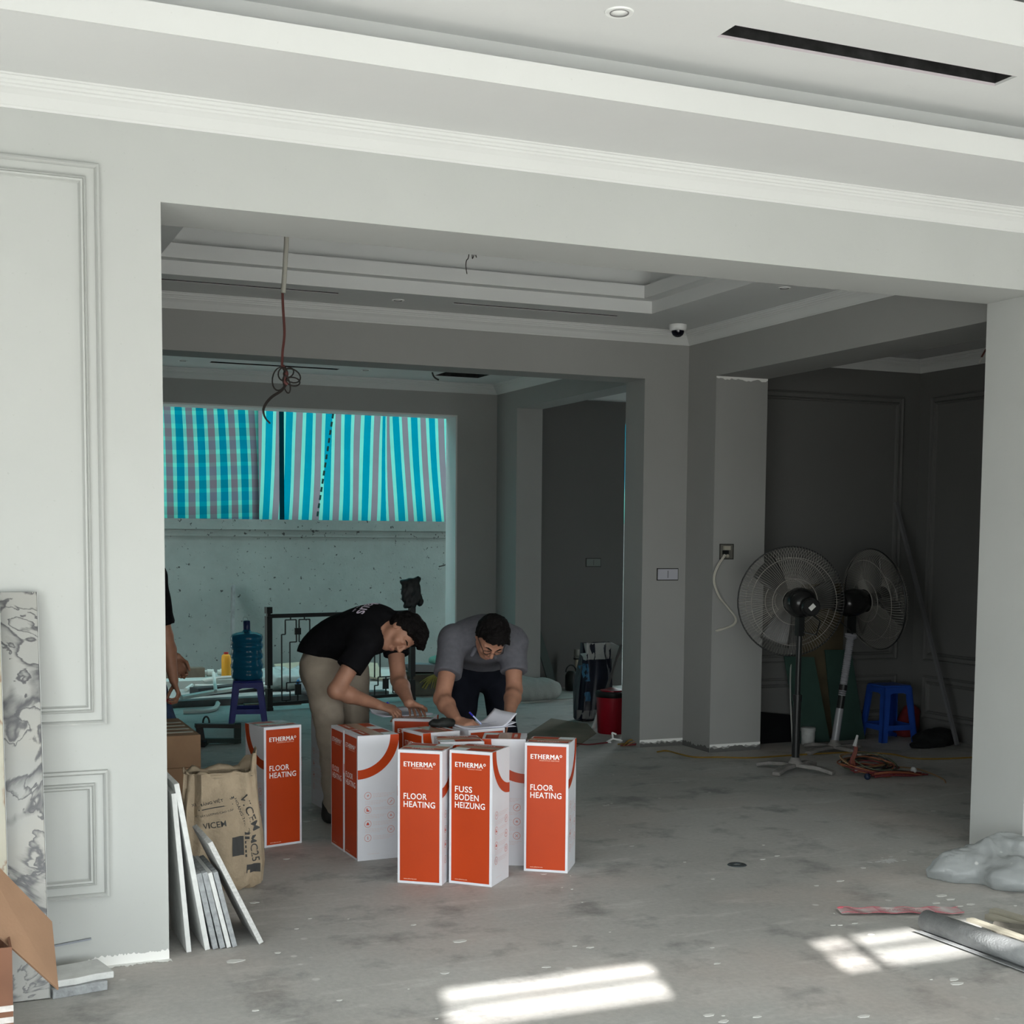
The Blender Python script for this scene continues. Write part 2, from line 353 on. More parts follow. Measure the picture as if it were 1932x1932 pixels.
crown('trim_5', (XL, 5.44, YM2, YB), CR)
crown('trim_6', (XR2, 7.55, YF2, 9.1), 2.98, sc=1.05)
# panel mouldings
FRAME = [(0, 0), (.002, .011), (.010, .014), (.015, .009), (.018, .003), (.046, .003), (.049, .010), (.054, .013), (.057, .009), (.060, .012), (.066, .011), (.071, .002), (.074, 0)]
def panel_frame(name, o, u, x0, x1, z0, z1, nrm, m=M_WHITE, sc=1.0, hs=1.7):
    o, u, nrm = Vector(o), Vector(u), Vector(nrm); b = MB(); vs = []; P = len(FRAME)
    for (xx, zz, sx, sz) in ((x0, z0, 1, 1), (x1, z0, -1, 1), (x1, z1, -1, -1), (x0, z1, 1, -1)):
        vs += [o + u * (xx + sx * d * sc) + Vector((0, 0, zz + sz * d * sc)) + nrm * h * hs for d, h in FRAME]
    fs = [(c * P + i, c * P + i + 1, ((c + 1) % 4) * P + i + 1, ((c + 1) % 4) * P + i) for c in range(4) for i in range(P - 1)]
    b.add(vs, fs); return struct(b.build(name, m))
panel_frame('trim_7', (0, YF, 0), (1, 0, 0), -1.5, 0.589, 0.907, 2.918, (0, -1, 0), M_WALL)
panel_frame('trim_8', (0, YF, 0), (1, 0, 0), -1.5, 0.589, 0.264, 0.740, (0, -1, 0), M_WALL)
for i, (a, b) in enumerate(((5.93, 7.38),)):
    panel_frame('trim_9', (0, 9.1, 0), (1, 0, 0), a, b, 0.62, 2.78, (0, -1, 0), M_WALL_DEEPSHADE)
    panel_frame('trim_10', (0, 9.1, 0), (1, 0, 0), a, b, 0.14, 0.50, (0, -1, 0), M_WALL_DEEPSHADE)
panel_frame('trim_11', (7.55, 0, 0), (0, 1, 0), 6.0, 8.95, 0.62, 2.78, (-1, 0, 0), M_WALL_DEEPSHADE)
panel_frame('trim_12', (7.55, 0, 0), (0, 1, 0), 6.0, 8.95, 0.14, 0.50, (-1, 0, 0), M_WALL_DEEPSHADE)
# transom glazing bars and street glazing bars
gb = []
for (a, b) in (t1, t2):
    gb += [(a, b, -1.10, -1.07, 2.394, 2.425), (a, b, -1.09, -1.08, 2.350, 2.357)]
gb += [(1.715, 1.755, -1.10, -1.07, ZA, ZB)]
sbox('window_1', gb, M_WHITE)
sbox('trim_13', [(4.984, 5.0, YB - .002, YB2 + .004, 0, 2.85), (1.0, 4.984, YB - .002, YB2 + .004, 2.835, 2.85)], M_WHITE)
# yard
sbox('wall_yard', [(-2.3, -2, 13.4, 16.3, -.2, 5), (13, 13.3, 13.4, 16.3, -.2, 5), (-2.3, 13.3, YB, YB2, TOP, 6.2), (-2, 13, 16.0, 16.25, -0.2, 1.68), (-2, 13, 15.975, 16.28, 1.60, 1.68), (-2, 13, 15.94, 16.3, 1.68, 1.80)], M_YARD)  # unseen end walls added to stop light entering the yard sideways
# ------------------------------------------------------------------ striped tarpaulin over the yard wall
TARP_T = 0.15
def tarp_mat(name, kind, tt=None):
    k = NT(name); p = k.pos(); sx = k.n('ShaderNodeSeparateXYZ')
    uvn = k.n('ShaderNodeUVMap'); k.l(uvn.outputs[0], sx.inputs[0])
    BL, AQ, GY = (0.0, 0.28, 0.40), (0.16, 0.66, 0.57), (0.20, 0.215, 0.25)
    def stripes(out, per, ph):
        a = k.n('ShaderNodeMath', operation='MULTIPLY_ADD'); k.l(out, a.inputs[0]); a.inputs[1].default_value = 1 / per; a.inputs[2].default_value = ph
        f = k.n('ShaderNodeMath', operation='FRACT'); k.l(a.outputs[0], f.inputs[0])
        return k.ramp(f.outputs[0], [(0, BL), (0.34, AQ), (0.50, GY), (0.82, AQ)], 'CONSTANT')
    c = stripes(sx.outputs[0], 0.245, 0.1)
    if kind == 'check': c = k.mix(1.0, c, k.mix(0.45, stripes(sx.outputs[1], 0.30, 0.3), (1.25, 1.1, 1.1, 1)), 'MULTIPLY')
    if kind == 'dark': c = k.mix(1.0, c, (0.35, 0.45, 0.45, 1), 'MULTIPLY')
    c = k.mix(0.25, c, k.ramp(k.noise(p, 5, 4), [(0.35, (0.7, 0.7, 0.7)), (0.65, (1, 1, 1))]), 'MULTIPLY')
    d = k.n('ShaderNodeBsdfDiffuse'); t = k.n('ShaderNodeBsdfTranslucent'); mx = k.n('ShaderNodeMixShader'); mx.inputs[0].default_value = 0.75
    k.l(c, d.inputs[0]); tcol = k.mix(1.0, c, ((tt or TARP_T),) * 3 + (1,), 'MULTIPLY'); k.l(tcol, t.inputs[0]); k.l(d.outputs[0], mx.inputs[1]); k.l(t.outputs[0], mx.inputs[2]); k.l(mx.outputs[0], k.out.inputs[0]); return k.m
def sheet(name, m, x0, x1, z0, z1, Y, lean, ph, parent, amp=.03):
    b = MB(); nu, nv = 60, 24
    def f(u, v):
        x = x0 + (x1 - x0) * u; z = z0 + (z1 - z0) * v
        return (x, Y + amp * math.sin(x * 5 + ph) * math.cos(z * 1.3 + x) + .012 * math.sin(x * 17 + z * 3), z)
    b.grid(f, nu, nv); me = b.mesh(name, m, True); uv = me.uv_layers.new(name='UVMap')
    for li, lp in enumerate(me.loops):
        x, y, z = me.vertices[lp.vertex_index].co; q = (z - z0)
        uv.data[li].uv = (x - lean(x) * q + .012 * math.sin(q * 2.3 + x), z + .02 * math.sin(x * 3))
    o = bpy.data.objects.new(name, me); COL.objects.link(o); o.parent = parent; return o
tarp = empty('striped_tarpaulin', (0, 0, 0), 0, 'blue aqua and grey striped tarpaulin stretched above the yard wall', 'tarpaulin')
xs = at(487, 880, 16.1).x
sheet('plain_sheet', tarp_mat('tarp_stripes', 'stripe'), xs - .05, 9.5, 1.79, 4.6, 16.12, lambda x: .055 if x < 5.2 else -.06, 0, tarp)
sheet('doubled_sheet', tarp_mat('tarp_checks', 'check'), -2, xs, 1.79, 4.6, 16.06, lambda x: -.03, 1, tarp, .02)
hx = at(533, 880, 16.0).x
MB().box(hx - .028, hx + .028, 16.035, 16.045, 1.8, 4.5).build('hem_strip', tarp_mat('tarp_hem', 'dark'), tarp)
a, b = at(629, 778, 16.0), at(598, 978, 16.0)
lb = MB()
for i in range(13):
    p = a.lerp(b, (i + .15) / 13); q = a.lerp(b, (i + .75) / 13); MB().bar(p, q, .022, .012).build('lacing', mat('lace_green', (0.005, 0.05, 0.045), 0.8), tarp)
cb = MB(); cb.grid(lambda u, v: (-2 + 15 * u, 14.02 + 2.2 * v, 5.5 - .9 * v + .04 * math.sin(u * 40)), 40, 6)  # unseen overhead sheet, added and gapped to dim and tint the yard light
me = cb.mesh('yard_light_canopy', tarp_mat('tarp_yard_light', 'stripe', 0.62), True); uv = me.uv_layers.new(name='UVMap')
for li, lp in enumerate(me.loops): uv.data[li].uv = me.vertices[lp.vertex_index].co.xy
o = bpy.data.objects.new('yard_light_canopy', me); COL.objects.link(o); o.parent = tarp

# ------------------------------------------------------------------ lettering
_TX = {}
def text_mesh(s, bold=0.0, sp=1.0):
    key = (s, bold, sp)
    if key in _TX: return _TX[key]
    c = bpy.data.curves.new('lettering', 'FONT'); c.body = s; c.offset = bold; c.resolution_u = 3; c.space_character = sp; c.space_line = 0.92
    o = bpy.data.objects.new('lettering', c); COL.objects.link(o); dg = bpy.context.evaluated_depsgraph_get()
    me = bpy.data.meshes.new_from_object(o.evaluated_get(dg)); bpy.data.objects.remove(o)
    v = np.array([x.co[:] for x in me.vertices]); f = [tuple(p.vertices) for p in me.polygons]
    _TX[key] = (v, f); return _TX[key]
def text_into(mb, s, width, height, o, ux, uy, bold=0.0, sp=1.0):     # fit the text into width x height at o along ux, uy
    v, f = text_mesh(s, bold, sp); lo, hi = v.min(0), v.max(0); k = (v - lo) / np.maximum(hi - lo, 1e-9)
    o, ux, uy = Vector(o), Vector(ux), Vector(uy)
    mb.add([o + ux * (a[0] * width) + uy * (a[1] * height) for a in k], f); return mb

# ------------------------------------------------------------------ heating cartons
BW, BH = 0.215, 0.625
M_CARD_W = mat('carton_white', (0.66, 0.67, 0.715), 0.5, noise=0.02)
M_ORANGE = mat('carton_orange', (0.43, 0.043, 0.004), 0.42, noise=0.04, nscale=5)
M_PRINTW = mat('print_white', (0.86, 0.84, 0.82), 0.5)
M_ICON = mat('print_icon', (0.62, 0.30, 0.28), 0.6)
M_LINE = mat('print_pale', (0.66, 0.55, 0.55), 0.6)
M_ICONF = mat('print_icon_dark', (0.55, 0.07, 0.04), 0.6)
M_TAPE = mat('tan_tape', (0.45, 0.30, 0.22), 0.25, noise=0.08, nscale=20)
M_LABEL = mat('label_paper', (0.66, 0.74, 0.77), 0.5)
def make_carton():
    t = empty('heating_carton'); h = BW / 2; e = .0009
    MB().box(-h, h, -h, h, 0, BH).build('carton_body', M_CARD_W, t, bevel=.0018)
    for nm, R in (('english', 1), ('german', -1)):        # the two orange faces
        y = -R * (h + e); ux = Vector((R, 0, 0)); O = Vector((-R * h, y, 0))
        P = lambda u, z, k=0: O + ux * u + Vector((0, -R * k * .0006, z))
        b = MB().add([P(.012, .012), P(BW - .012, .012), P(BW - .012, BH - .014), P(.012, BH - .014)], [(0, 1, 2, 3)])
        b.build('orange_panel', M_ORANGE, t)
        b = MB(); U = Vector((0, 0, 1))
        [text_into(b, 'ETHERMA', .138, .0225, P(.031 + .0011 * (q_ - 1), .548 + .0004 * (q_ % 2), 1) + Vector((0, -R * .00015 * q_, 0)), ux, U, 0.0, 1.12) for q_ in range(3)]
        c = P(.177, .5645, 1); n = 14
        ringv = [c + ux * (r * math.cos(2 * PI * k / n)) + U * (r * math.sin(2 * PI * k / n)) for r in (.0035, .0062) for k in range(n)]
        b.add(ringv, [(k, (k + 1) % n, n + (k + 1) % n, n + k) for k in range(n)])
        b.build('brand_lettering', M_PRINTW, t)['kind'] = 'stuff'
        b = MB(); text_into(b, 'INGENIOUS HEATING' if R > 0 else 'GENIALE WÄRME', .096 if R > 0 else .070, .0052, P(.073 if R > 0 else .093, .5385, 1), ux, U, .01, 1.1); b.build('tagline_lettering', mat('print_tint', (0.88, 0.55, 0.42), 0.5), t); b = MB()
        text_into(b, 'www.etherma.com', .062, .0055, P(.031, .020, 1), ux, U, .01); b.build('address_lettering', mat('print_tint', (0.88, 0.55, 0.42), 0.5), t)
        b = MB()
        rows = [('FLOOR', .112, .396), ('HEATING', .152, .3585)] if R > 0 else [('FUSS', .086, .431), ('BODEN', .119, .394), ('HEIZUNG', .150, .357)]
        for s_, w_, z_ in rows: text_into(b, s_, w_, .0285, P(.030, z_, 1), ux, U, .012, 1.06)
        b.build('title_lettering', M_PRINTW, t)
    for R in (1, -1):                                     # the two white faces: +x and -x, arc centred on the edge next to the english face
        x = R * (h + e); yy = lambda u: -h + u            # u measured from the english edge
        P = lambda u, z, k=0: Vector((x + R * k * .0006, yy(u), z))
        b = MB(); n = 26; vs = []
        for k in range(n + 1):
            a_ = PI / 2 * k / n
            for r in (.170, .216): vs.append(P(min(.2148, r * math.cos(a_)), BH - .0005 - r * math.sin(a_)))
        b.add(vs, [(2 * k, 2 * k + 1, 2 * k + 3, 2 * k + 2) for k in range(n)]); b.build('orange_arc', M_ORANGE, t)
        b = MB(); U = Vector((0, 0, 1)); pos = [(.052, .325), (.173, .289), (.052, .254), (.173, .219), (.052, .184), (.173, .149), (.052, .113)]
        flip = (lambda u: u) if R > 0 else (lambda u: BW - u)   # keep the reading order left to right on both faces
        D = Vector((0, R, 0))                                    # reading direction
        Q = lambda u, z: Vector((x + R * .0006, -h + flip(u), z))
        for i, (u, z) in enumerate(pos):
            n = 18; b.cur = 0
            b.add([Q(u, z) + D * (r * math.cos(2 * PI * k / n)) + U * (r * math.sin(2 * PI * k / n)) for r in (.0160, .0186) for k in range(n)], [(k, (k + 1) % n, n + (k + 1) % n, n + k) for k in range(n)])
            b.cur = 1 if i in (2, 4) else 0
            if i == 0: shp = [(-.006, 0), (0, -.006), (.007, .002), (.003, .007)]
            elif i == 1: shp = [(-.008, -.006), (-.005, -.008), (.008, .005), (.004, .009)]
            elif i == 2: shp = [(-.007, -.008), (.008, -.008), (.008, -.003), (-.001, -.001), (-.001, .008), (-.007, .008)]
            elif i == 3: shp = [(-.006, -.004), (.006, -.004), (.006, .001), (0, .008), (-.006, .001)]
            elif i == 4: shp = [(-.008, -.006), (.008, -.006), (.006, .001), (0, .009), (-.006, .001)]
            elif i == 5: shp = [(-.008, -.006), (-.006, -.008), (.008, .006), (.006, .008)]
            else: shp = [(-.002, -.008), (.003, -.008), (.002, .008), (-.003, .008)]
            b.add([Q(u, z) + D * p + U * q for p, q in shp], [tuple(range(len(shp)))])
            if i == 5: b.add([Q(u, z) - D * p + U * q for p, q in shp], [tuple(range(len(shp)))])
            b.cur = 2; u0, ln = ((.079, .118) if u < .1 else (.038, .112))
            for r_ in range(3 if i != 2 else 2):
                w_ = ln * (1, .86, .72)[r_]; zz = z + .007 - r_ * .0075; xx = u0
                while xx < u0 + w_ - .006:
                    d_ = .006 + .010 * random.random(); d_ = min(d_, u0 + w_ - xx); c_ = Q(xx if R > 0 else xx + 0, zz)
                    b.add([c_, c_ + D * d_, c_ + D * d_ + U * .0022, c_ + U * .0022], [(0, 1, 2, 3)]); xx += d_ + .0025
        b.cur = 2; c_ = Q(.05, .03); text_into(b, 'www.etherma.com', .062, .0055, c_, D, U, .005)
        b.build('icon_print', [M_ICON, M_ICONF, M_LINE], t)['kind'] = 'stuff'
    b = MB(); z = BH + e
    b.add([(-h + .008, -h + .03, z), (h - .01, -h + .03, z), (h - .01, .0, z), (-h + .008, .0, z)], [(0, 1, 2, 3)])
    b.add([(-h + .008, .02, z), (h - .06, .02, z), (h - .06, h - .015, z), (-h + .008, h - .015, z)], [(0, 1, 2, 3)]); b.build('top_panel', M_ORANGE, t)
    b = MB(); text_into(b, 'ETHERMA', .11, .016, (-.055, -h + .045, z + .0006), (1, 0, 0), (0, 1, 0), .03); b.build('top_lettering', M_PRINTW, t)
    MB().box(-h + .001, h - .001, -.035, .03, z, z + .0005).build('packing_tape', M_TAPE, t)
    MB().box(.03, .098, .036, .1, z + .0004, z + .0008).build('address_label', M_LABEL, t)
    return t
proto = make_carton()
# corner on the floor, angle of the english face, which box corner that point is
def corner_place(o, p, th, cx_, cy_):
    th = math.radians(th); c, s_ = math.cos(th), math.sin(th); h = BW / 2
    o.location = (p[0] - (c * cx_ * h - s_ * cy_ * h), p[1] - (s_ * cx_ * h + c * cy_ * h), 0); o.rotation_euler = (0, 0, th)
CARTONS = [  # label, corner xy, angle, corner of the local square at that point
    ('orange and white heating carton standing alone at the left end of the group', (1.555, 6.836), 13.5, -1, -1),
    ('heating carton with narrow orange face at left, pushed against its twin behind', (1.917, 6.384), -88.4, 1, -1),
    ('rear twin of the pair of touching heating cartons beside the beige trousers', (1.909, 6.601), -88.4, 1, -1),
    ('front row heating carton on the left, orange face lettered FLOOR HEATING', (1.969, 5.920), -37, -1, -1),
    ('front row heating carton lettered FUSS BODEN HEIZUNG on its orange face', (2.343, 5.679), 135.4, -1, 1),
    ('front row heating carton furthest to the right, orange FLOOR HEATING face', (2.606, 5.912), -35.5, -1, -1),
    ('rear heating carton under the papers of the person in black', (2.283, 6.955), -30, -1, -1),
    ('heating carton behind the front row with its orange face turned to the left twins', (2.247, 6.358), 99.7, -1, 1),
    ('heating carton in the middle directly behind the two front cartons', (2.226, 6.053), 168, 1, 1),
    ('heating carton under the papers of the person in the grey shirt', (2.503, 6.386), 7.7, -1, -1),
    ('heating carton with white face showing between the two right front cartons', (2.458, 6.092), 64.8, -1, 1),
    ('white sided heating carton half hidden behind the beige trouser leg', (2.105, 7.70), 5, -1, -1),
]
cartons = []
for i, (lb_, p, th, a_, b_) in enumerate(CARTONS):
    o = proto if i == 0 else copy_tree(proto)
    corner_place(o, p, th, a_, b_); tag(o, lb_, 'carton', 'heating cartons around the two people'); cartons.append(o)
# ------------------------------------------------------------------ people: one continuous surface each, from a blended distance field
class Field:
    def __init__(s, lo, hi, h):
        s.h = h; s.lo = np.array(lo, np.float32); n = np.ceil((np.array(hi) - np.array(lo)) / h).astype(int) + 1
        s.ax = [(s.lo[i] + h * np.arange(n[i])).astype(np.float32) for i in range(3)]; s.F = np.full(n, 1.0, np.float32)
    def _sub(s, lo, hi, pad):
        sl = []
        for i in range(3):
            a = max(0, int((lo[i] - pad - s.lo[i]) / s.h)); b = min(len(s.ax[i]), int((hi[i] + pad - s.lo[i]) / s.h) + 2)
            if b <= a: return None, None
            sl.append(slice(a, b))
        g = np.stack(np.meshgrid(*[s.ax[i][sl[i]] for i in range(3)], indexing='ij'), -1); return tuple(sl), g
    def _mix(s, sl, d, k):
        f = s.F[sl]
        if k <= 0: s.F[sl] = np.minimum(f, d); return
        h = np.clip(.5 + .5 * (d - f) / k, 0, 1); s.F[sl] = d * (1 - h) + f * h - k * h * (1 - h)
    def cone(s, a, b, ra, rb=None, k=.02):
        rb = ra if rb is None else rb; a = np.array(a, np.float32); b = np.array(b, np.float32); r = max(ra, rb)
        sl, g = s._sub(np.minimum(a, b) - r, np.maximum(a, b) + r, k + .03)
        if sl is None: return s
        ab = b - a; t = np.clip(((g - a) @ ab) / max(1e-9, ab @ ab), 0, 1)
        s._mix(sl, np.linalg.norm(g - a - t[..., None] * ab, axis=-1) - (ra + t * (rb - ra)), k); return s
    def ell(s, c, rad, R=None, k=.03, sub=False):
        c = np.array(c, np.float32); rad = np.array(rad, np.float32); R = np.eye(3) if R is None else np.array(R)   # rows of R = axes
        m_ = float(rad.max()); sl, g = s._sub(c - m_, c + m_, k + .03)
        if sl is None: return s
        q = (g - c) @ R.T.astype(np.float32); k0 = np.linalg.norm(q / rad, axis=-1); k1 = np.linalg.norm(q / rad ** 2, axis=-1) + 1e-9
        d = k0 * (k0 - 1) / k1
        if sub: s.F[sl] = -s._smin(-s.F[sl], d, k)
        else: s._mix(sl, d, k)
        return s
    @staticmethod
    def _smin(f, d, k):
        h = np.clip(.5 + .5 * (d - f) / k, 0, 1); return d * (1 - h) + f * h - k * h * (1 - h)
    def cut(s, p, n, lo=None, hi=None, r=None):              # keep the side n points away from; inside a ball of radius r or everywhere
        p = np.array(p, np.float32); n = np.array(n, np.float32); n /= np.linalg.norm(n)
        if r: sl, g = s._sub(p - r, p + r, 0)
        else: sl, g = s._sub(s.lo, [a[-1] for a in s.ax], 0)
        d = (g - p) @ n
        if r: d = np.where(np.linalg.norm(g - p, axis=-1) < r, d, -1)
        s.F[sl] = np.maximum(s.F[sl], d); return s
    def ruffle(s, amp, freq, seed=0):
        rs = np.random.RandomState(seed); near = np.abs(s.F) < .05; idx = np.argwhere(near); P = s.lo + idx * s.h; d = np.zeros(len(P), np.float32)
        for f_, a_ in ((freq, 1), (freq * 1.9, .6), (freq * 3.7, .3)):
            for _ in range(3):
                v = rs.randn(3); v /= np.linalg.norm(v); w_ = rs.randn(3); w_ /= np.linalg.norm(w_)
                d += a_ * np.sin(P @ v * f_ + rs.rand() * 6 + 1.5 * np.sin(P @ w_ * f_ * .7))
        s.F[near] += amp * d / 3; return s
    def mesh(s, name, m, parent=None):
        F = s.F; sg = F < 0; n = np.array(F.shape) - 1
        cnt = np.zeros(n, np.uint8); C = [(i, j, k) for i in (0, 1) for j in (0, 1) for k in (0, 1)]
        cut_ = lambda A, c: A[c[0]:c[0] + n[0], c[1]:c[1] + n[1], c[2]:c[2] + n[2]]
        for c in C: cnt += cut_(sg, c)
        act = (cnt > 0) & (cnt < 8); ids = np.full(n, -1, np.int32); cells = np.argwhere(act); ids[act] = np.arange(len(cells))
        acc = np.zeros((len(cells), 3)); num = np.zeros(len(cells))
        val = {c: F[cells[:, 0] + c[0], cells[:, 1] + c[1], cells[:, 2] + c[2]] for c in C}
        for a in C:
            for ax in range(3):
                if a[ax]: continue
                b = list(a); b[ax] = 1; b = tuple(b); va, vb = val[a], val[b]; x = (va < 0) != (vb < 0)
                t = va / (va - vb + 1e-12 * (va == vb)); p = np.tile(np.array(a, float), (len(cells), 1)); p[:, ax] = t
                acc[x] += p[x]; num[x] += 1
        V = s.lo + (cells + acc / num[:, None]) * s.h; Q = []
        for ax in range(3):
            o1_, o2_ = [i for i in range(3) if i != ax]; A = [slice(1, n[i]) for i in range(3)]; A[ax] = slice(0, n[ax])
            B = list(A); B[ax] = slice(1, n[ax] + 1); s0 = sg[tuple(A)]; s1 = sg[tuple(B)]; e = np.argwhere(s0 != s1)
            if not len(e): continue
            fl = s0[tuple(e.T)]; e = e.copy(); e[:, o1_] += 1; e[:, o2_] += 1
            def cid(d1, d2):
                q = e.copy(); q[:, o1_] += d1; q[:, o2_] += d2; return ids[tuple(q.T)]
            q = np.stack([cid(-1, -1), cid(0, -1), cid(0, 0), cid(-1, 0)], 1)
            fl = fl if ax != 1 else ~fl
            q[~fl] = q[~fl][:, ::-1]; Q.append(q)
        Q = np.concatenate(Q); Q = Q[(Q >= 0).all(1)]
        me = bpy.data.meshes.new(name); me.vertices.add(len(V)); me.vertices.foreach_set('co', V.astype(np.float32).ravel())
        me.loops.add(Q.size); me.loops.foreach_set('vertex_index', Q.ravel().astype(np.int32)); me.polygons.add(len(Q))
        me.polygons.foreach_set('loop_start', np.arange(0, Q.size, 4, dtype=np.int32)); me.polygons.foreach_set('use_smooth', [True] * len(Q))
        me.materials.append(m); me.update(); me.validate()
        o = bpy.data.objects.new(name, me); COL.objects.link(o)
        if parent: o.parent = parent; o.matrix_parent_inverse = Matrix.Translation(-parent.location)
        return o
def frame(f, u):                                             # head frame: left, up, forward
    f = Vector(f).normalized(); u = Vector(u); u = (u - f * u.dot(f)).normalized(); return u.cross(f).normalized(), u, f
def head(F, c, f, u, neck, nr=.055):
    L, U, W = frame(f, u); c = Vector(c); R = [list(L), list(U), list(W)]; P = lambda x, y, z: c + L * x + U * y + W * z
    F.cone(P(0, -.05, -.025), neck, nr, nr + .008, .03)
    F.ell(P(0, .028, -.012), (.075, .086, .094), R, .02); F.ell(P(0, -.035, .022), (.060, .078, .062), R, .03)
    F.cone(P(0, -.100, .055), P(0, -.095, .06), .017, .016, .025)
    for sx in (-1, 1):
        F.cone(P(.05 * sx, -.05, .0), P(.02 * sx, -.098, .045), .018, .014, .025)
        F.ell(P(.040 * sx, -.026, .058), (.024, .022, .022), R, .02)
        F.ell(P(.031 * sx, .001, .098), (.018, .013, .02), R, .010, sub=True)
        F.ell(P(.031 * sx, -.002, .073), (.0135, .0105, .012), R, .004)
        F.cone(P(.012 * sx, .017, .083), P(.048 * sx, .016, .066), .008, .007, .012)
        F.ell(P(.076 * sx, -.002, -.012), (.009, .033, .020), R, .006); F.ell(P(.084 * sx, .002, -.006), (.006, .020, .011), R, .004, sub=True)
        F.cone(P(.010 * sx, -.037, .092), P(.011 * sx, -.036, .090), .0075, .0075, .006)
    F.cone(P(0, .008, .086), P(0, -.030, .103), .008, .0115, .008)
    F.cone(P(-.019, -.064, .077), P(.019, -.064, .077), .0065, .0065, .005); F.cone(P(0, -.063, .084), P(0, -.063, .083), .006, .006, .006)
    F.cone(P(-.015, -.075, .075), P(.015, -.075, .075), .0075, .0075, .005)
    return P, (L, U, W)
def hair(name, P, ax, m, parent, seed, nrm=(.78, -.62), d=-.012, vol=.012, extra=()):
    L, U, W = ax; c = P(0, 0, 0); F = Field(c - Vector((.17, .17, .17)), c + Vector((.17, .17, .17)), .0042)
    R = [list(L), list(U), list(W)]
    F.ell(P(0, .030, -.012), (.075 + vol, .086 + vol * 1.25, .094 + vol), R, .02)
    for (x, y, z, r) in extra: F.ell(P(x, y, z), (r, r * .8, r), R, .02)
    p = c + (U * nrm[0] + W * nrm[1]) * (d / (nrm[0] ** 2 + nrm[1] ** 2))
    F.ruffle(.003, 95, seed); F.ruffle(.0025, 240, seed + 1)
    g = np.stack(np.meshgrid(*F.ax, indexing='ij'), -1); n_ = np.array(U * nrm[0] + W * nrm[1]); n_ /= np.linalg.norm(n_); l_ = (g - np.array(c)) @ np.array(L); w_ = (g - np.array(c)) @ np.array(W)
    F.F = np.maximum(F.F, -((g - np.array(p)) @ n_) + .006 * np.sin(l_ * 170 + 2 * np.sin(l_ * 60)) + .004 * np.sin(w_ * 210)).astype(np.float32)
    return F.mesh(name, m, parent)
def hand(F, w, d, n, side, curl, spread=.0, thumb=(.55, .35, .1), sc=1.0):
    """w wrist, d finger direction, n palm normal (the way the palm faces), side +1/-1 puts the thumb at side*(d x n)"""
    w, d, n = Vector(w), Vector(d).normalized(), Vector(n); n = (n - d * n.dot(d)).normalized(); s_ = d.cross(n) * side
    tips = []
    for i, (off, ln, r) in enumerate(((.027, (.042, .026, .020), .0088), (.009, (.046, .029, .021), .009), (-.009, (.043, .027, .020), .0086), (-.026, (.034, .021, .018), .0075))):
        k = w + (d * (.088 - .006 * abs(i - 1)) + s_ * off) * sc
        F.cone(w + s_ * off * .6 * sc + n * .002, k, .013 * sc, .0115 * sc, .012)
        a = spread * (1.5 - i); p = k; ang = 0; fd = (d * math.cos(a) + s_ * math.sin(a)).normalized()
        cu = curl[i] if isinstance(curl[0], (tuple, list)) else curl
        for j in range(3):
            ang += cu[j]; q = p + (fd * math.cos(ang) + n * math.sin(ang)) * ln[j] * sc
            F.cone(p, q, (r - .0006 * j) * sc, (r - .0006 * (j + 1)) * sc, .004); p = q
        tips.append(p)
    b = w + (d * .022 + s_ * .026) * sc + n * .006; F.cone(w + d * .01, b, .014 * sc, .013 * sc, .012)
    t1_ = b + (d * .6 + s_ * thumb[0] + n * thumb[1]).normalized() * .040 * sc; t2_ = t1_ + (d * .85 + s_ * thumb[2] + n * thumb[1]).normalized() * .030 * sc
    t3_ = t2_ + (d * .95 - s_ * .05 + n * thumb[1]).normalized() * .024 * sc
    F.cone(b, t1_, .0125 * sc, .0105 * sc, .008); F.cone(t1_, t2_, .0105 * sc, .0095 * sc, .004); F.cone(t2_, t3_, .0095 * sc, .0082 * sc, .003); tips.append(t3_); return tips
def arm(F, sh, el, wr, r=(.052, .043, .040, .027), k=.02):
    F.cone(sh, el, r[0], r[1], k); el2 = Vector(el).lerp(Vector(wr), .3); F.cone(el, el2, r[1], r[2] + .004, k); F.cone(el2, wr, r[2] + .004, r[3], k)
M_SKIN = mat('skin', (0.29, 0.145, 0.095), 0.5, noise=0.10, nscale=25, bump=0.08, bscale=300)
M_SKIN2 = mat('skin_tanned', (0.27, 0.13, 0.08), 0.5, noise=0.10, nscale=25, bump=0.08, bscale=300)
M_HAIR = mat('black_hair', (0.006, 0.005, 0.005), 0.55, spec=0.06, bump=0.5, bscale=220)
M_BLACKC = mat('black_cotton', (0.005, 0.005, 0.006), 0.85, spec=0.06, noise=0.3, nscale=30, bump=0.15, bscale=500)
M_GREYC = mat('grey_shirt_cotton', (0.085, 0.085, 0.100), 0.9, noise=0.12, nscale=40, bump=0.2, bscale=500)
M_BEIGE = mat('beige_twill', (0.27, 0.225, 0.18), 0.85, noise=0.08, nscale=20, bump=0.2, bscale=400)
M_NAVY = mat('dark_trousers', (0.008, 0.009, 0.014), 0.85, spec=0.06, noise=0.2, nscale=20)
M_JEAN = mat('blue_denim', (0.03, 0.05, 0.10), 0.9, noise=0.25, nscale=30)
M_SHOE = mat('dark_shoe', (0.02, 0.019, 0.018), 0.5)
def axes(a, b):                                              # rows: along, lateral, depth
    a = Vector(a).normalized(); b = Vector(b); b = (b - a * b.dot(a)).normalized(); c = a.cross(b); return [list(a), list(b), list(c)], c
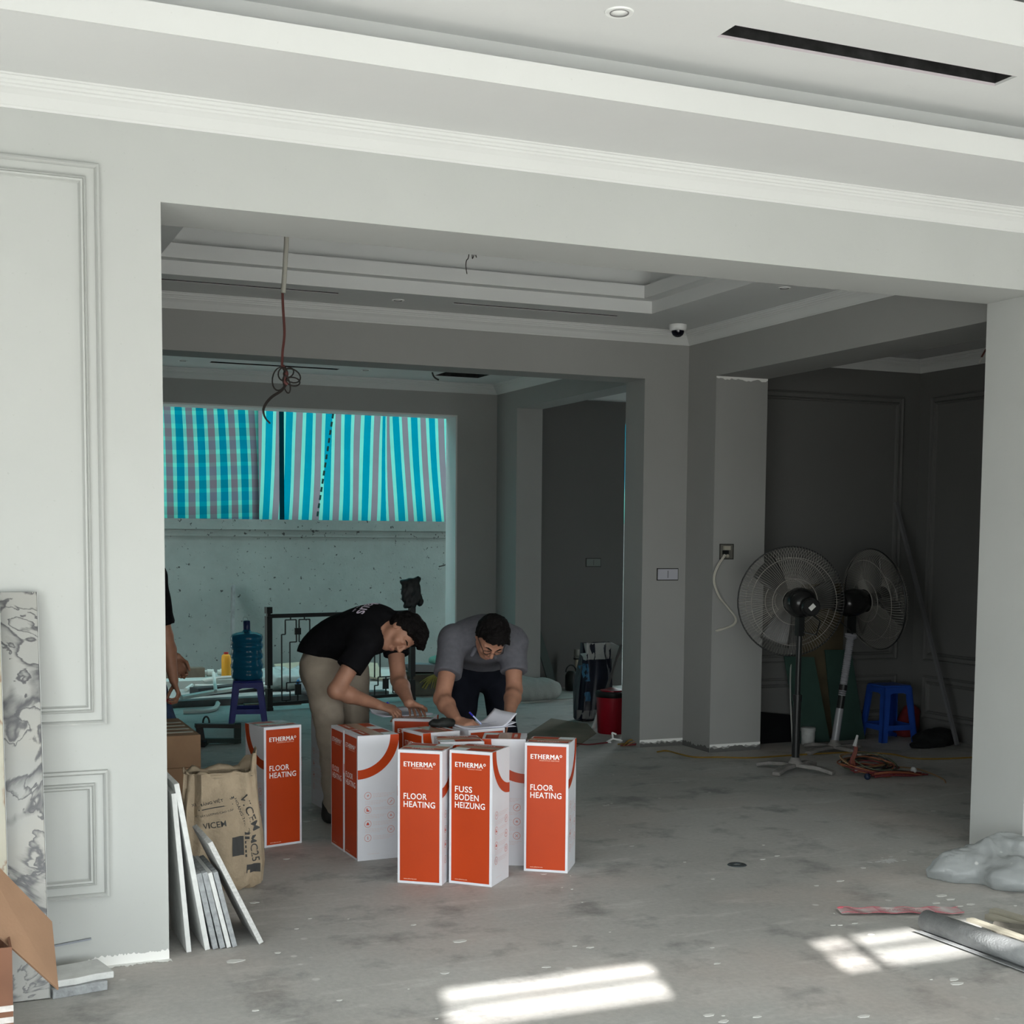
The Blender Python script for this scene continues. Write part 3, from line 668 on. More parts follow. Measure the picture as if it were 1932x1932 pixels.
def shoe(name, heel, dirv, parent, sc=1.0):
    d = Vector((dirv[0], dirv[1], 0)).normalized(); h = Vector((heel[0], heel[1], 0)); F = Field(h + Vector((-.34, -.34, -.02)), h + Vector((.34, .34, .2)), .008)
    F.cone(h + Vector((0, 0, .045)), h + d * .12 + Vector((0, 0, .042)), .042, .045, .03); F.cone(h + d * .12 + Vector((0, 0, .042)), h + d * .2 + Vector((0, 0, .036)), .045, .034, .03)
    F.cone(h + Vector((0, 0, .05)), h + Vector((0, 0, .11)), .042, .045, .03); F.cut((h.x, h.y, .003), (0, 0, -1)); return F.mesh(name, M_SHOE, parent)

def person_black():
    t = empty('person', (2.03, 7.3, 0)); tag(t, 'person in a black T-shirt and beige trousers bent over a carton, writing', 'person')
    pel = at(614, 1252, 7.36); ab = at(645, 1204, 7.28); ch = at(693, 1189, 7.15); nk = at(730, 1186, 7.07)
    rs, ls = at(692, 1207, 6.99), at(742, 1180, 7.27)
    re_, rw = at(634, 1303, 6.95), on(714, 1330, .695); le, lw = at(752, 1283, 7.14), on(772, 1326, .715)
    rh, lh = at(606, 1268, 7.27), at(662, 1262, 7.47); rk, lk = at(628, 1398, 7.24), at(672, 1390, 7.42); ra, la = at(629, 1527, 7.31), at(674, 1512, 7.52)
    hc = at(757, 1195, 6.98); R, dep = axes(ch - ab, ls - rs); R2, _ = axes(ab - pel, ls - rs)
    F = Field((1.70, 6.72, .0), (2.66, 7.72, 1.30), .005)
    F.ell(pel, (.13, .155, .12), R2, .05).ell(ab, (.19, .145, .105), R, .06).ell(ch, (.17, .165, .11), R, .06).cone(rs, ls, .058, .058, .06)
    for a_, b_, c_ in ((rh, rk, ra), (lh, lk, la)): F.cone(a_, b_, .085, .058, .04); F.cone(b_, c_, .056, .036, .03)
    arm(F, rs, re_, rw); arm(F, ls, le, lw)
    P, ax = head(F, hc, (.0, -.60, -.80), (.84, -.30, .25), nk)
    top = .629
    tips = hand(F, rw, on(750, 1341, .665) - rw, (-.15, .5, -.85), 1, ((.45, .75, .5), (.6, .8, .5), (.7, .85, .5), (.8, .8, .5)), .02, (.5, .7, -.1))
    tl = hand(F, lw, on(790, 1340, .655) - lw, (0.1, -.1, -1), -1, (.25, .35, .25), .13, (.8, .25, .4))
    b = F.mesh('body', M_SKIN, t)
    G = Field((1.70, 6.80, .70), (2.50, 7.60, 1.30), .0065)
    G.ell(at(607, 1237, 7.36), (.12, .168, .135), R2, .05).ell(ab, (.21, .172, .135), R, .06).ell(ch, (.19, .192, .140), R, .06).cone(rs, ls, .078, .075, .06)
    G.cone(ch, nk, .1, .070, .05); G.cone(nk, nk.lerp(hc, .42), .080, .072, .03)
    rm, lm = rs.lerp(re_, .58), ls.lerp(le, .55)
    G.cone(rs, rm + (re_ - rs) * .15, .076, .073, .035); G.cone(ls, lm + (le - ls) * .15, .076, .072, .035)
    G.ruffle(.0035, 22, 3); G.cut(rm, re_ - rs, r=.16); G.cut(lm, le - ls, r=.15)
    G.cut(at(606, 1240, 7.3), at(606, 1340, 7.3) - at(630, 1240, 7.3), r=.22); G.cut(nk.lerp(hc, .40), hc - nk, r=.12)
    sh = G.mesh('t_shirt', M_BLACKC, t)
    K = Field((1.75, 6.98, .02), (2.45, 7.72, .98), .0075)
    K.ell(pel, (.15, .165, .135), R2, .05)
    for a_, b_, c_ in ((rh, rk, ra), (lh, lk, la)): K.cone(a_, b_, .104, .076, .05); K.cone(b_, c_ + Vector((0, 0, -.03)), .076, .056, .04)
    K.ruffle(.006, 26, 5); K.cut((2, 7.3, .055), (0, 0, -1)); K.mesh('trousers', M_BEIGE, t)
    shoe('shoe', (ra.x - .02, ra.y, 0), (.75, -.65), t); shoe('shoe', (la.x - .02, la.y + .02, 0), (.8, -.6), t)
    hair('hair', P, ax, M_HAIR, t, 11, (.74, -.66), -.004, .016, ((.03, .075, .075, .045), (-.03, .075, .075, .045), (0, .10, .03, .06)))
    e_ = MB()
    for sx in (-1, 1): e_.tube([P(.014 * sx, .018, .0915), P(.032 * sx, .0215, .083), P(.048 * sx, .016, .071)], [.003, .0042, .002], 6)
    e_.build('eyebrows', M_HAIR, t).matrix_parent_inverse = Matrix.Translation(-t.location)
    l_ = MB().tube([P(-.018, -.0695, .081), P(0, -.0695, .0885), P(.018, -.0695, .081)], [.0015, .003, .0015], 6); l_.build('lips', mat('lips', (0.30, 0.12, 0.10), 0.5), t).matrix_parent_inverse = Matrix.Translation(-t.location)
    # lettering on the shirt back, wrapped onto the cloth
    bv = BVHTree.FromPolygons([v.co for v in sh.data.vertices], [tuple(p.vertices) for p in sh.data.polygons])
    nn = Vector((-.12, -.72, .68)).normalized(); bx = (rs - ls).normalized(); bx = (bx - nn * bx.dot(nn)).normalized(); by = nn.cross(bx); by = by if by.dot(ch - ab) > 0 else -by; o_ = at(692, 1149, 7.12)
    mb = MB()
    for s_, W_, H_, off in (('Haus', .185, .066, .0), ('natürlich für alle', .15, .015, -.030)):
        v, f = text_mesh(s_, .012, 1.0); lo, hi = v.min(0), v.max(0); vs = []
        for p in v:
            x = ((p[0] - lo[0]) / (hi[0] - lo[0]) - .5) * W_; y = (p[1] - lo[1]) / (hi[1] - lo[1]) * H_ - .02 + off
            q = o_ + bx * x + by * y + nn * .4; hit = bv.ray_cast(q, -nn)[0]; vs.append((hit if hit else q - nn * .36) + nn * .004)
        mb.add(vs, f)
    mb.build('back_lettering', mat('shirt_print', (0.62, 0.55, 0.66), 0.8), t).matrix_parent_inverse = Matrix.Translation(-t.location)
    return tips, tl
def person_grey():
    t = empty('person', (2.75, 7.2, 0)); tag(t, 'person in a grey shirt and glasses bending towards the viewer, writing on papers', 'person')
    pel = at(906, 1262, 7.38); ab = at(906, 1222, 7.24); ch = at(908, 1207, 7.02); nk = at(924, 1205, 6.89)
    rs, ls = at(856, 1208, 6.96), at(968, 1212, 6.98)
    re_, rw = at(834, 1318, 6.80), at(862, 1359, 6.58); le, lw = at(970, 1303, 6.86), at(960, 1350, 6.62)
    rh, lh = at(876, 1280, 7.36), at(938, 1280, 7.38); rk, lk = at(868, 1382, 7.22), at(950, 1382, 7.25); ra, la = at(868, 1490, 7.42), at(955, 1492, 7.42)
    hc = at(927, 1204, 6.76); R, dep = axes(ch - ab, ls - rs); R2, _ = axes(ab - pel, ls - rs)
    F = Field((2.36, 6.24, 0.0), (3.22, 7.72, 1.28), .005)
    F.ell(pel, (.13, .155, .11), R2, .05).ell(ab, (.18, .145, .10), R, .06).ell(ch, (.17, .165, .11), R, .06).cone(rs, ls, .058, .058, .06)
    for a_, b_, c_ in ((rh, rk, ra), (lh, lk, la)): F.cone(a_, b_, .085, .058, .04); F.cone(b_, c_, .056, .036, .03)
    arm(F, rs, re_, rw, (.053, .044, .042, .027)); arm(F, ls, le, lw, (.053, .044, .041, .027))
    P, ax = head(F, hc, (-.13, -.58, -.80), (.04, -.78, .62), nk)
    tips = hand(F, rw, at(888, 1366, 6.50) - rw, (.1, .45, -.9), 1, ((.45, .75, .5), (.6, .8, .5), (.7, .85, .5), (.8, .8, .5)), .02, (.5, .7, -.1))
    tl = hand(F, lw, at(944, 1366, 6.53) - lw, (-.25, -.15, -.95), -1, (.35, .5, .3), .08, (.7, .4, .2))
    F.mesh('body', M_SKIN, t)
    G = Field((2.36, 6.66, .70), (3.22, 7.66, 1.28), .0065)
    G.ell(at(906, 1250, 7.34), (.14, .175, .13), R2, .05).ell(ab, (.20, .178, .130), R, .06).ell(ch, (.19, .200, .135), R, .06).cone(rs, ls, .078, .078, .06)
    G.cone(ch, nk, .1, .074, .05); rm, lm = rs.lerp(re_, .60), ls.lerp(le, .62)
    G.cone(rs, rm + (re_ - rs) * .15, .078, .078, .035); G.cone(ls, lm + (le - ls) * .15, .078, .076, .035)
    G.ruffle(.0042, 20, 8); G.cut(rm, re_ - rs, r=.16); G.cut(lm, le - ls, r=.16); G.cut(at(906, 1268, 7.2), (0, .35, -1), r=.30); G.cut(nk + (nk - ch) * .3, nk - ch, r=.12)
    G.mesh('shirt', M_GREYC, t)
    c_ = Field(nk - Vector((.2, .2, .2)), nk + Vector((.2, .2, .2)), .005); L, U, W = ax
    cen = nk + (nk - ch).normalized() * .015
    for k in range(24):
        a0 = 2 * PI * k / 24; a1 = 2 * PI * (k + 1) / 24; nn = (nk - ch).normalized(); x_ = Vector(R[1]); y_ = nn.cross(x_)
        c_.cone(cen + (x_ * math.cos(a0) + y_ * math.sin(a0)) * .074, cen + (x_ * math.cos(a1) + y_ * math.sin(a1)) * .074, .013, .013, .008)
    c_.cone(P(.055, -.105, .01), P(.068, -.135, .035), .014, .010, .02); c_.cone(P(-.055, -.105, .01), P(-.068, -.135, .035), .014, .010, .02)
    c_.mesh('collar', M_GREYC, t)
    K = Field((2.40, 6.98, .02), (3.15, 7.70, .95), .0075); K.ell(pel, (.15, .165, .125), R2, .05)
    for a_, b_, c2 in ((rh, rk, ra), (lh, lk, la)): K.cone(a_, b_, .100, .076, .03); K.cone(b_, c2 + Vector((0, 0, -.03)), .076, .058, .03)
    K.ruffle(.004, 26, 6); K.cut((2, 7.3, .055), (0, 0, -1)); K.mesh('trousers', M_NAVY, t)
    shoe('shoe', (ra.x, ra.y + .02, 0), (-.1, -1), t); shoe('shoe', (la.x, la.y + .02, 0), (.15, -1), t)
    hair('hair', P, ax, M_HAIR, t, 21, (.76, -.65), .006, .017, ((.0, .09, .05, .06), (.03, .075, .07, .04), (-.03, .075, .07, .04)))
    g = MB(); T = Matrix.Translation(-t.location)
    for sx in (-1, 1):
        g.tube([P(sx * (.031 + .024 * math.cos(2 * PI * k / 16)), -.004 + .016 * math.sin(2 * PI * k / 16), .098 - .01 * abs(math.cos(2 * PI * k / 16) + sx * 0)) for k in range(16)], .0016, 6, closed=True)
        g.tube([P(.055 * sx, .002, .094), P(.079 * sx, .006, .02), P(.080 * sx, -.002, -.02)], .0018, 6)
    g.tube([P(-.008, 0, .101), P(.008, 0, .101)], .0016, 6); g.build('glasses', mat('glasses_frame', (0.01, 0.01, 0.012), 0.3), t).matrix_parent_inverse = T
    e_ = MB()
    for sx in (-1, 1): e_.tube([P(.014 * sx, .018, .0915), P(.032 * sx, .0215, .083), P(.048 * sx, .016, .071)], [.003, .0042, .002], 6)
    e_.build('eyebrows', M_HAIR, t).matrix_parent_inverse = T
    MB().tube([P(-.018, -.0695, .081), P(0, -.0695, .0885), P(.018, -.0695, .081)], [.0015, .003, .0015], 6).build('lips', MATS['lips'], t).matrix_parent_inverse = T
    return tips, tl
def person_hidden():
    t = empty('person', (1.2, 8.3, 0)); tag(t, 'person almost hidden behind the left wall, bare forearm and blue jeans showing', 'person')
    hc = at(270, 992, 8.25); x0 = hc.x; nk = hc + Vector((-.02, .02, -.16)); ch = hc + Vector((-.04, .03, -.38)); pel = Vector((x0 - .03, 8.32, .86))
    rs = hc + Vector((.03, -.17, -.29)); ls = hc + Vector((-.08, .20, -.29)); re_ = at(312, 1200, 8.12); rw = at(328, 1284, 8.10); le = Vector((x0 - .03, 8.58, 1.0)); lw = at(333, 1240, 8.40)
    rh, lh = pel + Vector((.02, -.09, -.04)), pel + Vector((0, .1, -.04)); rk, lk = Vector((x0 + .09, 8.18, .47)), Vector((x0 + .02, 8.45, .47)); ra, la = Vector((x0 + .0, 8.2, .07)), Vector((x0 - .06, 8.48, .07))
    R = [[0, 0, 1], [.15, .98, 0], [.98, -.15, 0]]
    F = Field((x0 - .32, 7.92, 0), (x0 + .40, 8.78, hc.z + .14), .006)
    F.ell(pel, (.13, .16, .11), R, .05).ell(ch, (.2, .165, .11), R, .06).cone(rs, ls, .055, .055, .06).cone(pel, ch, .12, .12, .05)
    for a_, b_, c_ in ((rh, rk, ra), (lh, lk, la)): F.cone(a_, b_, .085, .058, .04); F.cone(b_, c_, .056, .036, .03)
    arm(F, rs, re_, rw, (.05, .043, .043, .027)); arm(F, ls, le, lw)
    P, ax = head(F, hc, (.9, -.2, -.35), (.3, 0, .95), nk)
    tips = hand(F, rw, at(340, 1316, 8.08) - rw, (-.8, .1, -.5), 1, (.7, .9, .6), .0, (.3, .8, -.2)); hand(F, lw, (.35, -.1, -.9), (-.4, -.9, 0), -1, (.6, .8, .5))
    F.mesh('body', M_SKIN2, t)
    G = Field((x0 - .34, 7.95, .78), (x0 + .34, 8.75, hc.z - .08), .008); G.ell(ch, (.24, .19, .135), R, .06).cone(pel, ch, .15, .14, .05).cone(rs, ls, .075, .075, .06)
    rm, lm = rs.lerp(re_, .8), ls.lerp(le, .7); G.cone(rs, re_, .074, .07, .03); G.cone(ls, le, .074, .07, .03); G.ruffle(.004, 20, 4)
    G.cut(rm, re_ - rs, r=.14); G.cut(lm, le - ls, r=.14); G.cut((x0, 8.3, .84), (0, 0, -1)); G.mesh('t_shirt', M_BLACKC, t)
    K = Field((x0 - .3, 7.98, .02), (x0 + .3, 8.75, 1.0), .008); K.ell(pel, (.13, .17, .125), R, .05)
    for a_, b_, c_ in ((rh, rk, ra), (lh, lk, la)): K.cone(a_, b_, .100, .078, .04); K.cone(b_, c_, .078, .06, .04)
    K.ruffle(.005, 24, 9); K.cut((2, 7.3, .055), (0, 0, -1)); K.mesh('jeans', M_JEAN, t)
    shoe('shoe', (ra.x, ra.y, 0), (1, -.15), t); shoe('shoe', (la.x, la.y, 0), (1, .1), t); hair('hair', P, ax, M_HAIR, t, 31)
    return tips
TB, TBL = person_black(); TG, TGL = person_grey(); TH = person_hidden()
# ------------------------------------------------------------------ papers and pens on the cartons
def T(mb, name, m, label, cat, group=None, **kw):
    o = mb.build(name, m, None, **kw); tag(o, label, cat, group); return o
def rot2(p, a): return Vector((p[0] * math.cos(a) - p[1] * math.sin(a), p[0] * math.sin(a) + p[1] * math.cos(a), p[2]))
M_PAPER = mat('paper', (0.72, 0.72, 0.80), 0.7)
M_INK = mat('ink', (0.06, 0.05, 0.25), 0.6)
def papers(c, rz, label, curl, n=3):
    o = empty('paper_pad', (c.x, c.y, c.z), 0)
    for k in range(n):
        a = rz + .10 * (k - 1); z = .0015 * k
        def f(u, v, a=a, z=z, k=k):
            x, y = (u - .5) * .29, (v - .5) * .205; h = z + curl(u, v) * (.3 + .7 * (k == n - 1) if k else 0)
            return rot2((x, y, h), a)
        MB().grid(f, 14, 10).build('sheet', M_PAPER, o, smooth=True, solid=.0006)
    b = MB(); a = rz + .10 * (n - 2)
    for r in range(9):
        u0 = .12 + .1 * (r % 3); u1 = .5 + .4 * random.random(); v = .2 + .07 * r
        q = [rot2(((u - .5) * .29, (v + d - .5) * .205, .0015 * (n - 1) + curl(u, v + d) + .0009), a) for (u, d) in ((u0, 0), (u1, 0), (u1, .012), (u0, .012))]
        b.add(q, [(0, 1, 2, 3)])
    b.build('written_lines', M_INK, o)['kind'] = 'stuff'
    return tag(o, label, 'paper')
papers(on(757, 1347, .6275) + Vector((0, 0, .0015)), .15, 'white papers on the rear carton under the hands of the person in black', lambda u, v: .10 * max(0, v - .78) + .012 * max(0, .25 - u))
papers(on(911, 1369, .6275) + Vector((0, 0, .0015)), .12, 'white papers with a curled right edge under the hands of the person in grey', lambda u, v: .32 * max(0, u - .72) ** 1.3 + .02 * max(0, v - .7))
def pen(a, b, label):
    a, b = Vector(a), Vector(b); o = empty('pen', a); d = b - a
    MB().tube([Vector((0, 0, 0)), d * .06, d * .7], [.001, .0040, .0042], 8).build('pen_barrel', mat('pen_clear', (0.45, 0.5, 0.75), 0.2), o)
    MB().tube([d * .7, d], [.0048, .0048], 8).build('pen_cap', mat('pen_blue', (0.02, 0.02, 0.35), 0.3), o); tag(o, label, 'pen')
gp_ = (TB[0] + TB[4]) / 2; pen(Vector((gp_.x + .02, gp_.y, .634)), gp_ + Vector((-.055, .0, .085)), 'blue pen in the writing hand of the person in black')
gp_ = (TG[0] + TG[4]) / 2; pen(Vector((gp_.x + .015, gp_.y - .01, .634)), gp_ + Vector((-.05, .0, .11)), 'blue pen in the writing hand of the person in grey')
MB().cbox(TH[0], .02, .07, .02, (0.3, .4, .6)).build('hand_tool', mat('red_handle', (0.4, 0.02, 0.03), 0.4), bevel=.004)
tag(bpy.data.objects['hand_tool'], 'small red handled tool held by the half hidden person', 'tool')
p_ = on(830, 1371, .627)
F = Field(p_ - Vector((.12, .12, .05)), p_ + Vector((.12, .12, .1)), .005); F.ell(p_ + Vector((0, 0, .018)), (.062, .045, .024)).ell(p_ + Vector((.03, .01, .016)), (.05, .04, .018)); F.ruffle(.004, 60, 2); F.cut(p_, (0, 0, -1))
tag(F.mesh('pouch', mat('black_nylon', (0.012, 0.014, 0.013), 0.6)), 'small black pouch lying on the cartons behind the front row', 'pouch')

# ------------------------------------------------------------------ left foreground
def marble(name, base, vein, scale=3.0, warm=(0.3, 0.29, 0.26)):
    k = NT(name); p = k.pos(); n = k.n('ShaderNodeTexNoise', i_Scale=3.0); n.inputs['Detail'].default_value = 9; n.inputs['Distortion'].default_value = 1.5; k.l(p, n.inputs['Vector'])
    mx = k.mix(.22, p, n.outputs[1]); c = k.ramp(k.noise(p, 3.0, 6), [(0.35, base), (0.7, warm)])
    for sc_, w_ in ((scale, .012), (scale * 2.3, .010)):
        v = k.noise(mx, sc_, 3, .55); c = k.mix(k.ramp(v, [(0.47 - w_ * 2, (0, 0, 0)), (0.47, (.3, .3, .3)), (0.5 - w_ * .4, (1, 1, 1)), (0.5 + w_ * .4, (.8, .8, .8)), (0.5 + w_, (0, 0, 0))]), c, vein + (1,))
    k.l(c, k.b.inputs['Base Color']); k.b.inputs['Roughness'].default_value = 0.35; return k.m
M_MARB = marble('veined_marble', (0.25, 0.255, 0.245), (0.045, 0.045, 0.05), 3.6)
M_BEIGEST = marble('beige_marble', (0.33, 0.32, 0.26), (0.22, 0.15, 0.10), 2.0, (0.38, 0.35, 0.27))
def lean_y(name, x0, x1, yb, yt, z, th, m, label, grp=None):
    o = empty(name, ((x0 + x1) / 2, yb, 0)); d = Vector((0, yt - yb, z)).normalized(); n = Vector((0, -d.z, d.y)); h = (x1 - x0) / 2
    q = [Vector((-h, 0, 0)), Vector((h, 0, 0)), Vector((h, yt - yb, z)), Vector((-h, yt - yb, z))]
    MB().prism(q, n * th).build('slab_face', m, o, bevel=.0015)
    e = Vector((h + .0008, 0, 0)); MB().prism([e, e + Vector((0, yt - yb, z)), e + Vector((0, yt - yb, z)) + n * th, e + n * th], (.0012, 0, 0)).build('slab_edge', mat('sawn_edge', (0.55, 0.56, 0.55), 0.7), o)
    tag(o, label, 'stone slab', grp)
zt = at(63, 1118, 5.125).z
lean_y('marble_slab', -0.30, 0.350, 4.862, 5.124, zt, .018, M_MARB, 'tall grey marble slab with dark veins leaning on the left wall')
lean_y('marble_slab', -0.36, 0.222, 4.80, 5.070, at(2, 1122, 5.08).z - .02, .018, M_BEIGEST, 'beige marble slab leaning in front of the veined grey one at the left edge')
M_KRAFT = mat('kraft_card', (0.33, 0.20, 0.125), 0.8, noise=0.10, nscale=6, bump=0.05, bscale=90)
M_KRAFT_D = mat('kraft_dark', (0.16, 0.075, 0.045), 0.8, noise=0.2, nscale=6)
M_TAPEW = mat('worn_tape', (0.50, 0.47, 0.45), 0.4, noise=0.2, nscale=40)
cx1 = at(24, 1860, 4.20).x; ctop = at(12, 1788, 4.2).z
o = empty('open_carton', (cx1 - .25, 4.2, 0)); b = MB()
for q in ((-.25, .25, 0, .006), (-.25, .25, .394, .40)): b.box(q[0], q[1], q[2], q[3], 0, ctop)
b.box(-.25, -.244, .006, .394, 0, ctop).box(.244, .25, .006, .394, 0, ctop).box(-.25, .25, 0, .4, 0, .006); b.build('carton_body', M_KRAFT_D, o)
A_, B_, C_, D_ = at(-60, 1580, 4.40), at(95.5, 1740, 4.50), at(108, 1868, 4.36), at(-60, 1718, 4.26)
MB().prism([q - o.location for q in (A_, B_, C_, D_)], (.004, -.005, .003)).build('flap', M_KRAFT, o)
for z_ in (.10, .155, .19): MB().box(-.25, .2508, -.0012, -.0004, z_, z_ + .018).build('tape_strip', M_TAPEW, o)
tag(o, 'open brown carton with a raised flap at the bottom left corner', 'carton')
a, b_ = at(100, 1785, 5.138), at(172, 1771, 5.138); T(MB().bar(a, b_, .012, .006), 'metal_strip', mat('grey_strip', (0.25, 0.27, 0.30), 0.4), 'thin grey strip stuck on the wall above the stone offcuts', 'strip')
M_STONE = mat('grey_stone', (0.30, 0.315, 0.325), 0.8, noise=0.25, nscale=30, bump=0.4, bscale=60)
M_STONEW = mat('white_stone', (0.60, 0.61, 0.60), 0.8, noise=0.08, nscale=25, bump=0.2, bscale=60)
def offcut(name, c, sx, sy, sz, rz, m, label):
    b = MB(); rs = random.Random(len(label)); n = 7; poly = []
    for (x, y) in ((-1, -1), (-.3, -1.06), (.4, -.97), (1, -1.02), (1.03, 0), (.98, 1), (0, 1), (-1, 1), (-1.02, .1)): poly.append(rot2((x * sx / 2 * (1 + rs.uniform(-.02, .02)), y * sy / 2 * (1 + rs.uniform(-.03, .03)), 0), rz))
    b.prism(poly, (0, 0, sz)); o = b.build(name, m, None, bevel=.003); o.location = c; tag(o, label, 'stone'); return o
offcut('stone_offcut', (.440, 4.925, 0), .19, .15, .034, .16, M_STONE, 'lower rough grey stone offcut on the floor by the left wall')
offcut('stone_offcut', (.452, 4.955, .0345), .205, .17, .024, .20, M_STONEW, 'upper white stone offcut lying on the grey one')
wf = bpy.data.objects['wall_front']
b = MB(); n = 60; vs = []
for i in range(n + 1):
    x = .48 + (.804 - .48) * i / n; h = .006 + .026 * min(1, i / 9) + .010 * random.random(); vs += [(x, YF - .0015, .001), (x, YF - .0015, h)]
b.add(vs, [(2 * i, 2 * i + 1, 2 * i + 3, 2 * i + 2) for i in range(n)])
vs = []
for i in range(n + 1):
    x = .46 + (.81 - .46) * i / n; d = .012 + .03 * random.random() * min(1, i / 9); vs += [(x, YF - .0015, .0012), (x, YF - .004 - max(.004, d), .0012)]
b.add(vs, [(2 * i, 2 * i + 1, 2 * i + 3, 2 * i + 2) for i in range(n)]); b.build('plaster_smear', mat('fresh_plaster', (0.78, 0.78, 0.76), 0.9), wf)
# slabs leaning on the jamb
def lean_x(name, xb, xt, zt_, th, yf, d, m, label, grp=None):
    o = empty(name, (xb, yf, 0)); v = Vector((xt - xb, 0, zt_)); n = Vector((v.z, 0, -v.x)).normalized()
    q = [Vector((0, 0, 0)), n * th, v + n * th, v]; dz = -min(0, (n * th).z); q = [p + Vector((0, 0, dz)) for p in q]
    MB().prism(q, (0, d, 0)).build('slab_body', m, o, bevel=.002); tag(o, label, 'stone slab', grp); return o
G_ = 'stone slabs leaning on the wall corner'
def pl(pb, pt, yf): a = on(pb[0], pb[1]); t_ = at(pt[0], pt[1], yf); return at(pb[0], pb[1], yf).x, t_.x, t_.z
for (pb, pt, th, d, m_, lb_) in (
    ((352, 1794), (323, 1498), .019, .36, M_STONEW, 'white stone slab closest to the wall corner in the leaning row'),
    ((387, 1797), (328, 1480), .020, .38, M_STONEW, 'tallest white stone slab, second in the leaning row'),
    ((402, 1796), (370, 1650), .021, .30, M_STONE, 'low grey slab, first of the four packed between the white slabs'),
    ((415.5, 1796), (381, 1648), .021, .30, M_STONE, 'low grey slab, second of the four packed between the white slabs'),
    ((428.5, 1795), (392, 1648), .017, .30, M_STONEW, 'low pale slab, third of the four packed between the white slabs'),
    ((439, 1794), (402, 1647), .019, .30, M_STONE, 'low grey slab, last of the four packed under the sloping slab'),
    ((489, 1795), (392, 1592), .020, .34, mat('pale_granite', (0.48, 0.48, 0.47), 0.7, noise=0.2, nscale=90), 'pale stone slab sloping the most, rightmost of the leaning row')):
    x0, x1, z1 = pl(pb, pt, 5.2); lean_x('stone_slab', x0, x1, z1, th, 5.2, d, m_, lb_, G_)
# loft for sacks
def loft(rings, n=40, e=2.6, seed=0, amp=.006):
    rs = random.Random(seed); b = MB(); vs = []; ph = [rs.random() * 6 for _ in range(6)]
    for j, (c, a_, d_, rz) in enumerate(rings):
        for k in range(n):
            t = 2 * PI * k / n; co, si = math.cos(t), math.sin(t); x = a_ * math.copysign(abs(co) ** (2 / e), co); y = d_ * math.copysign(abs(si) ** (2 / e), si)
            w_ = amp * (math.sin(k * .9 + j * .8 + ph[0]) + math.sin(k * 1.7 - j * .5 + ph[1]) + .6 * math.sin(j * 2.1 + k * .4 + ph[2])); p = rot2((x * (1 + w_ * 2), y + w_ * (1 if si > 0 else -1), 0), rz); vs.append(Vector(c) + p)
    b.add(vs, [(j * n + k, j * n + (k + 1) % n, (j + 1) * n + (k + 1) % n, (j + 1) * n + k) for j in range(len(rings) - 1) for k in range(n)]); b.add([vs[k] for k in range(n)], [tuple(range(n))[::-1]]); return b
M_SACK = mat('kraft_sack', (0.36, 0.285, 0.20), 0.85, noise=0.18, nscale=7, bump=0.5, bscale=26)
M_SACKP = mat('sack_print', (0.055, 0.055, 0.055), 0.9)
o = empty('cement_sack', (1.20, 6.12, 0)); rz = -.12; L_ = o.location
rings = [((0, 0, .0), .13, .05, rz), ((0, 0, .03), .175, .085, rz), ((0, 0, .12), .185, .105, rz), ((.0, 0, .25), .180, .11, rz), ((-.005, .005, .38), .172, .10, rz), ((-.005, .01, .47), .165, .085, rz), ((-.005, .015, .535), .160, .06, rz)]
sb_ = loft(rings, 44, 2.8, 3, .010); so = sb_.build('sack_paper', M_SACK, o, smooth=60)
tp = []                                                     # torn mouth: flaps of different height with the cement inside
for k in range(45):
    t = 2 * PI * k / 44; co, si = math.cos(t), math.sin(t); x = .160 * math.copysign(abs(co) ** (2 / 2.8), co); y = .06 * math.copysign(abs(si) ** (2 / 2.8), si)
    h = .545 + (.085 * max(0, co) ** 2 if si >= -.2 or co > .8 else -.01) + .012 * math.sin(k * 1.3); lo_ = rot2((x, y, 0), rz) + Vector((-.005, .015, .53)); hi_ = rot2((x * 1.02, y * (1.25 if si > 0 else 1.0), 0), rz) + Vector((-.005, .015 + .01, h)); tp += [lo_, hi_]
MB().add(tp, [(2 * k, 2 * k + 2, 2 * k + 3, 2 * k + 1) for k in range(44)]).build('torn_mouth', M_SACK, o, smooth=True, solid=.004)
q = [rot2((.150 * math.cos(2 * PI * k / 24), .052 * math.sin(2 * PI * k / 24), .515), rz) for k in range(24)]; MB().add(q, [tuple(range(24))]).build('cement_powder', mat('cement', (0.10, 0.10, 0.10), 0.95), o)
bv = BVHTree.FromPolygons([v.co for v in so.data.vertices], [tuple(p.vertices) for p in so.data.polygons])
b = MB()
def sack_text(b, s_, cx_, cz_, W_, H_, ang, bvh, y0=-1.0):
    v, f = text_mesh(s_, .005); lo, hi = v.min(0), v.max(0); vs = []
    for p in v:
        x = ((p[0] - lo[0]) / (hi[0] - lo[0]) - .5) * W_; y = ((p[1] - lo[1]) / (hi[1] - lo[1]) - .5) * H_
        X = cx_ + x * math.cos(ang) - y * math.sin(ang); Z = cz_ + x * math.sin(ang) + y * math.cos(ang)
        hit = bvh.ray_cast(Vector((X, y0, Z)), Vector((0, 1, 0)))[0]; vs.append((hit if hit else Vector((X, -.08, Z))) + Vector((0, -.0025, 0)))
    b.add(vs, f)
